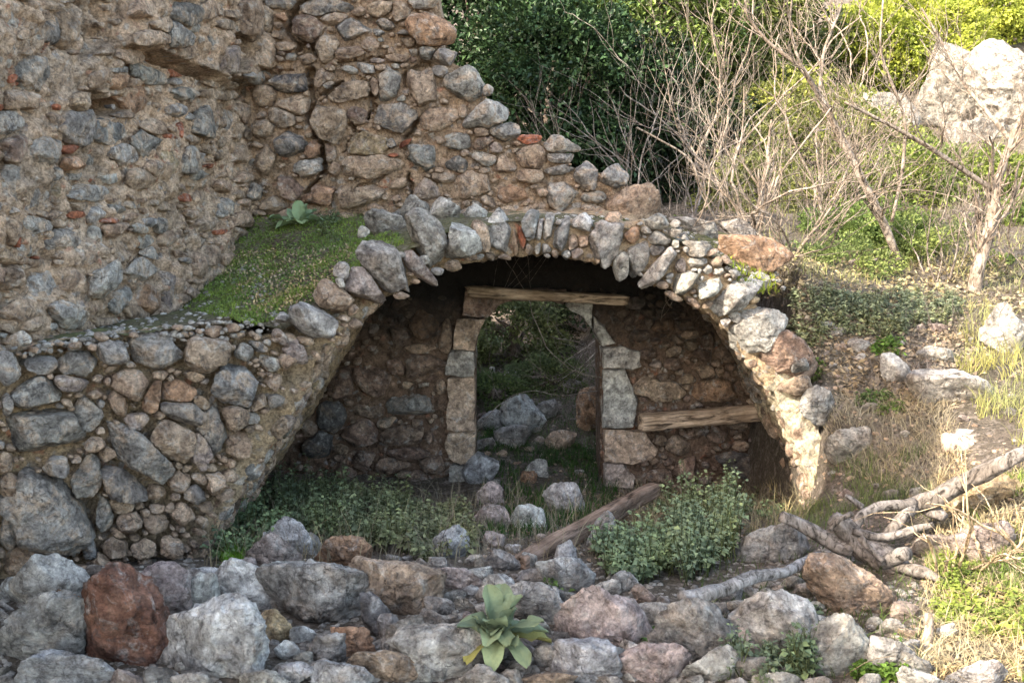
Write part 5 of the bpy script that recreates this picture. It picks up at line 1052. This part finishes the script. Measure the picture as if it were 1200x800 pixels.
# ------------------------------------------------------------------ bare bushes and trees
def grow(r, A, d, L, rad, depth, out, up=.25, wob=.6, kids=(3, 6), kl=.55, minr=.0016):
    n = max(4, int(L/.09)); P = [np.array(A, float)]; d = np.array(d, float)/np.linalg.norm(d)
    for k in range(n):
        d = d + r.randn(3)*wob*.22 + np.array([0, 0, up*.12]); d /= np.linalg.norm(d); P.append(P[-1]+d*L/n)
    P = np.array(P); R_ = rad*np.linspace(1, .42, len(P)); out.append((P, R_))
    if depth <= 0: return
    for k in range(r.randint(*kids)):
        i = r.randint(1, len(P)-1); t = (P[i]-P[i-1]); t /= np.linalg.norm(t); v = r.randn(3)*np.array([1, .8, 1]); v -= t*np.dot(v, t); v /= np.linalg.norm(v)
        ang = r.uniform(.35, .9); nd = t*math.cos(ang)+v*math.sin(ang); nd[2] = nd[2]+.25
        grow(r, P[i], nd, L*kl*r.uniform(.6, 1.2), max(minr, R_[i]*.6), depth-1, out, up, wob, kids, kl, minr)
def bare(name, label, cat, stems, col, seed, depth=2, group=None, up=.3, wob=.75, kids=(4, 8), kl=.5, fan=.5, trunks=()):
    """stems: (px, py, Y, px_top, py_top, radius)"""
    r = R(seed); out = []; first = stems[0] if stems else trunks[0][0]; loc = at(first[0], first[1], first[2]); o = thing(name, label, cat, loc, group)
    for (x, y, Y, x2, y2, q) in stems:
        A = at(x, y, Y); g = float(gh(A[0:1], A[1:2])[0]); g = max(g, float(th(A[0:1], A[1:2])[0])) if 6 < Y < 7.95 and .9 < A[0] < 2.3 else g; A[2] = min(A[2], g+.02) if Y < 9 else A[2]; B = at(x2, y2, Y+r.uniform(-.4, .4)); grow(r, A, B-A, np.linalg.norm(B-A), q, depth, out, up, wob, kids, kl)
    big = [k for k in out if k[1][0] > .012]; sm = [k for k in out if k[1][0] <= .012]
    tr = []
    for rows in trunks:
        Q = resample([list(at(a, b, Y))+[q] for a, b, Y, q in rows], 26); tr.append((Q[:, :3], Q[:, 3]))
        for k in range(10):
            i = r.randint(5, 25); t = Q[i, :3]-Q[i-1, :3]; t /= np.linalg.norm(t); v = unit(r, 1)[0]; v -= t*np.dot(v, t); nd = t+v*.9; nd[2] += .3
            grow(r, Q[i, :3], nd, r.uniform(.25, .7), max(.003, Q[i, 3]*.4), depth-1, sm, up, wob, kids, kl)
    for P, q in tr:
        V, F = tube_np(P, q, 12, seed, .12); link('trunk', mk_mesh('trunk', V-loc, quads_to_faces(F)), M_BARK, loc, o, col)
    for P, q in big: V, F = tube_np(P, q, 6, seed, 0, False); link('stem', mk_mesh('stem', V-loc, F.astype(np.int32)), M_BARK, loc, o, col)
    if sm: V, F = join([tube_np(P, q, 4 if q[0] > .004 else 3, seed, 0, False) for P, q in sm]); link('twigs', mk_mesh('twigs', V-loc, F.astype(np.int32)), M_BARK, loc, o, col)['kind'] = 'stuff'
    return o
TC = (.31, .265, .225); TG2 = (.26, .235, .215); BB = 'bare leafless bushes behind the vault'
bare('bare_bush', 'bare grey bush rising close behind the end of the stepped wall', 'bush', [(790, 240, 8.6, 715, 60, .013), (785, 240, 8.7, 760, 80, .014), (800, 245, 8.6, 740, 20, .015), (770, 235, 8.8, 690, 150, .009), (780, 240, 8.5, 730, 130, .01), (805, 250, 8.6, 780, 60, .016)], TG2, 1, 2, BB)
bare('bare_bush', 'bare grey bush with low twigs seen above the middle wall steps', 'bush', [(740, 200, 9.2, 680, 90, .009), (735, 200, 9.2, 700, 130, .008), (720, 190, 9.3, 660, 120, .008), (745, 200, 9.2, 730, 110, .007)], TG2, 2, 1, BB)
bare('bare_bush', 'tall bare beige bush left of the centre stem cluster', 'bush', [(845, 275, 8.2, 770, 60, .012), (850, 280, 8.2, 830, 20, .016), (845, 275, 8.3, 800, 90, .011), (855, 280, 8.1, 860, 60, .012), (840, 275, 8.2, 790, 150, .008), (848, 278, 8.3, 740, -20, .014)], TC, 3, 2, BB)
bare('bare_bush', 'thick stemmed bare bush directly above the orange tan boulder', 'bush', [(882, 288, 7.7, 880, 130, .026), (880, 288, 7.7, 845, 100, .014), (885, 288, 7.7, 800, 130, .011), (890, 290, 7.7, 940, 110, .013), (885, 290, 7.7, 905, 60, .013), (880, 285, 7.8, 860, 180, .008)], TC, 4, 2, BB)
bare('bare_bush', 'sprawling bare bush with arching twigs right of the orange tan boulder', 'bush', [(925, 305, 7.5, 860, 180, .010), (930, 308, 7.5, 950, 160, .012), (935, 310, 7.5, 1000, 170, .010), (930, 305, 7.6, 900, 120, .012), (920, 300, 7.5, 830, 240, .007), (940, 310, 7.5, 990, 250, .006), (925, 300, 7.5, 890, 240, .006)], TC, 5, 2, BB)
bare('bare_bush', 'bare bush with upright stems in the middle of the sunny slope', 'bush', [(960, 290, 9.0, 930, 90, .013), (965, 290, 9.0, 970, 40, .015), (970, 290, 9.1, 1010, 90, .012), (955, 288, 9.2, 900, 20, .014), (975, 290, 9, 960, 150, .009)], TC, 6, 2, BB)
bare('bare_bush', 'tall bare bush reaching the top edge above the stepped wall end', 'bush', [(820, 200, 11, 700, -40, .018), (830, 200, 11, 790, -60, .018), (840, 200, 11, 860, -50, .018), (850, 200, 11, 900, -40, .016)], TC, 7, 2, BB)
bare('bare_bush', 'low bare bush with dark crossing stems beside the trunk of the bare tree', 'bush', [(1105, 340, 7.6, 1060, 260, .010), (1110, 340, 7.6, 1100, 230, .011), (1105, 342, 7.6, 1150, 250, .008), (1095, 340, 7.5, 1030, 300, .008), (1100, 345, 7.5, 1080, 200, .009)], (.27, .235, .21), 8, 2, BB)
bare('bare_bush', 'bare twiggy bush at the right edge', 'bush', [(1190, 340, 7.9, 1200, 200, .011), (1185, 340, 7.9, 1170, 180, .010), (1195, 345, 7.8, 1230, 250, .01), (1180, 345, 7.9, 1200, 120, .010)], TC, 9, 2, BB)
bare('bare_bush', 'far bare bush on the slope before the yellow green bushes', 'bush', [(1000, 180, 12.5, 960, -20, .018), (1010, 180, 12.5, 1020, -40, .018), (1020, 180, 12.4, 1080, -20, .016), (990, 185, 12.6, 910, 0, .016)], TC, 10, 2, BB)
bare('bare_tree', 'bare pale tree with a thick leaning trunk that forks on the right', 'tree', [], (.29, .25, .215), 20, 2, None, trunks=[
  [(1140, 350, 7.4, .052), (1146, 315, 7.4, .047), (1158, 275, 7.4, .043), (1166, 240, 7.4, .04), (1166, 218, 7.4, .037)], [(1166, 222, 7.4, .03), (1178, 185, 7.4, .025), (1190, 150, 7.4, .02), (1215, 110, 7.4, .015)],
  [(1163, 222, 7.4, .022), (1130, 200, 7.3, .019), (1085, 170, 7.2, .016), (1040, 145, 7.1, .013), (990, 120, 7.0, .009)], [(1185, 165, 7.4, .018), (1160, 135, 7.5, .016), (1130, 100, 7.6, .013), (1110, 60, 7.7, .01), (1080, 10, 7.8, .007)], [(1180, 180, 7.4, .014), (1200, 160, 7.3, .012), (1220, 120, 7.2, .01)]])
bare('bare_tree', 'slanting bare tree whose pale trunk leans left across the middle slope', 'tree', [], (.29, .25, .215), 21, 2, None, trunks=[
  [(1055, 310, 7.8, .034), (1035, 260, 7.8, .032), (1015, 220, 7.8, .03), (990, 170, 7.8, .026), (965, 120, 7.8, .022), (940, 80, 7.8, .018)], [(940, 80, 7.8, .016), (900, 50, 7.8, .013), (875, 20, 7.8, .009), (872, -20, 7.8, .006)],
  [(960, 112, 7.8, .014), (965, 60, 7.8, .012), (985, 10, 7.9, .009), (995, -30, 7.9, .006)], [(1045, 260, 7.8, .014), (1058, 200, 7.8, .013), (1062, 140, 7.8, .012), (1030, 60, 7.8, .009), (1035, 0, 7.8, .007)], [(965, 122, 7.8, .013), (935, 70, 7.7, .011), (925, 30, 7.7, .009), (930, -20, 7.7, .006)]])
bare('bare_bush', 'dense tangle of bare grey twigs low behind the end of the vault', 'bush', [(800+14*k, 285+R(k).randint(10), 8.0+.1*k, 770+22*k+R(k+3).randint(-50, 50), 150+R(k+5).randint(-30, 60), .006) for k in range(12)], TG2, 41, 2, BB)
bare('bare_bush', 'bare bush with fine beige twigs between the slanting tree and the middle bushes', 'bush', [(930+14*k, 280, 8.8+.08*k, 900+20*k+R(k+3).randint(-40, 40), 90+R(k+5).randint(-30, 80), .007) for k in range(9)], TC, 42, 2, BB)
bare('bare_bush', 'bare bush with fine beige twigs right of the slanting tree', 'bush', [(1060+12*k, 290, 8.4+.08*k, 1040+18*k+R(k+13).randint(-40, 40), 120+R(k+15).randint(-30, 80), .006) for k in range(8)], TC, 43, 2, BB)
bare('bare_bush', 'low bare scrub growing over the middle of the right bank', 'bush', [(1000+14*k, 470+R(k).randint(-30, 60), 5.85, 1000+14*k+R(k+3).randint(-30, 30), 430+R(k+5).randint(-30, 50), .0035) for k in range(11)], TG2, 51, 1, BB, kids=(3, 6))
bare('bare_bush', 'low bare scrub between the pointed pale stone and the herbs', 'bush', [(1060+14*k, 400+R(k).randint(-20, 20), 6.4, 1060+14*k+R(k+3).randint(-30, 30), 350+R(k+5).randint(-20, 30), .0035) for k in range(9)], TG2, 52, 1, BB, kids=(3, 6))
# twigs hanging beyond the doorway and the dry root tangle at the right
bare('dry_twig', 'pale dry twig hanging in the dark on the right beyond the doorway', 'twig', [(704, 405, 9.05, 650, 450, .006), (705, 395, 9.05, 655, 420, .005), (706, 410, 9.05, 665, 462, .004)], (.42, .38, .34), 30, 1, None, up=-.1, kids=(1, 3))
bare('root_tangle', 'sunlit tangle of dry roots under the dead trunk at the right edge', 'roots', [(1105+8*k, 596+9*(k % 5), 4.12, 1115+8*k+R(k).uniform(-50, 50), 590+R(k+9).uniform(-20, 80), .0085) for k in range(16)], (.55, .44, .30), 31, 1, None, up=-.6, wob=1.0, kids=(3, 6), kl=.7)
bare('dry_twig', 'thin dry stalks rising beside the largest lower right boulder', 'stalks', [(915, 790, 3.6, 912, 720, .003), (978, 805, 3.4, 974, 765, .003), (1000, 800, 3.4, 1015, 750, .003), (930, 780, 3.6, 928, 730, .0025), (1040, 790, 3.5, 1044, 735, .003)], (.42, .36, .27), 32, 0, None)
bare('dry_twig', 'brown brambles between the nettles and the pointed blue grey stone', 'twigs', [(520, 665, 4.9, 560, 640, .003), (535, 668, 4.9, 580, 655, .003), (510, 660, 4.9, 540, 630, .0025), (545, 665, 4.9, 525, 640, .0025), (500, 655, 5, 470, 640, .0025)], (.25, .20, .17), 33, 1, None, kids=(3, 6), kl=.4)
bare('dry_twig', 'fine dead stems climbing the foot of the left haunch', 'twigs', [(240, 665, 4.85, 262, 600, .003), (230, 672, 4.8, 240, 620, .003), (250, 660, 4.9, 300, 610, .0025), (255, 665, 4.9, 250, 630, .0025), (330, 610, 6.2, 345, 540, .0025), (360, 600, 6.3, 380, 540, .0025), (450, 600, 6.6, 440, 520, .0025)], (.27, .23, .20), 34, 1, None, kids=(2, 4), kl=.3)
bare('dry_twig', 'thin dry stems standing in front of the lower right rubble wall', 'twigs', [(745, 590, 6.6, 742, 540, .0025), (770, 590, 6.6, 775, 545, .0025), (800, 595, 6.6, 805, 550, .0025), (830, 600, 6.5, 828, 560, .0025), (660, 620, 5.3, 668, 560, .0025), (780, 600, 6.3, 760, 560, .0025)], (.30, .26, .22), 35, 1, None, kids=(2, 4), kl=.25)
for o in bpy.data.objects:
    if '_w' in o: del o['_w']
print('done', round(time.time()-T0, 1), sum(len(m.polygons) for m in bpy.data.meshes))
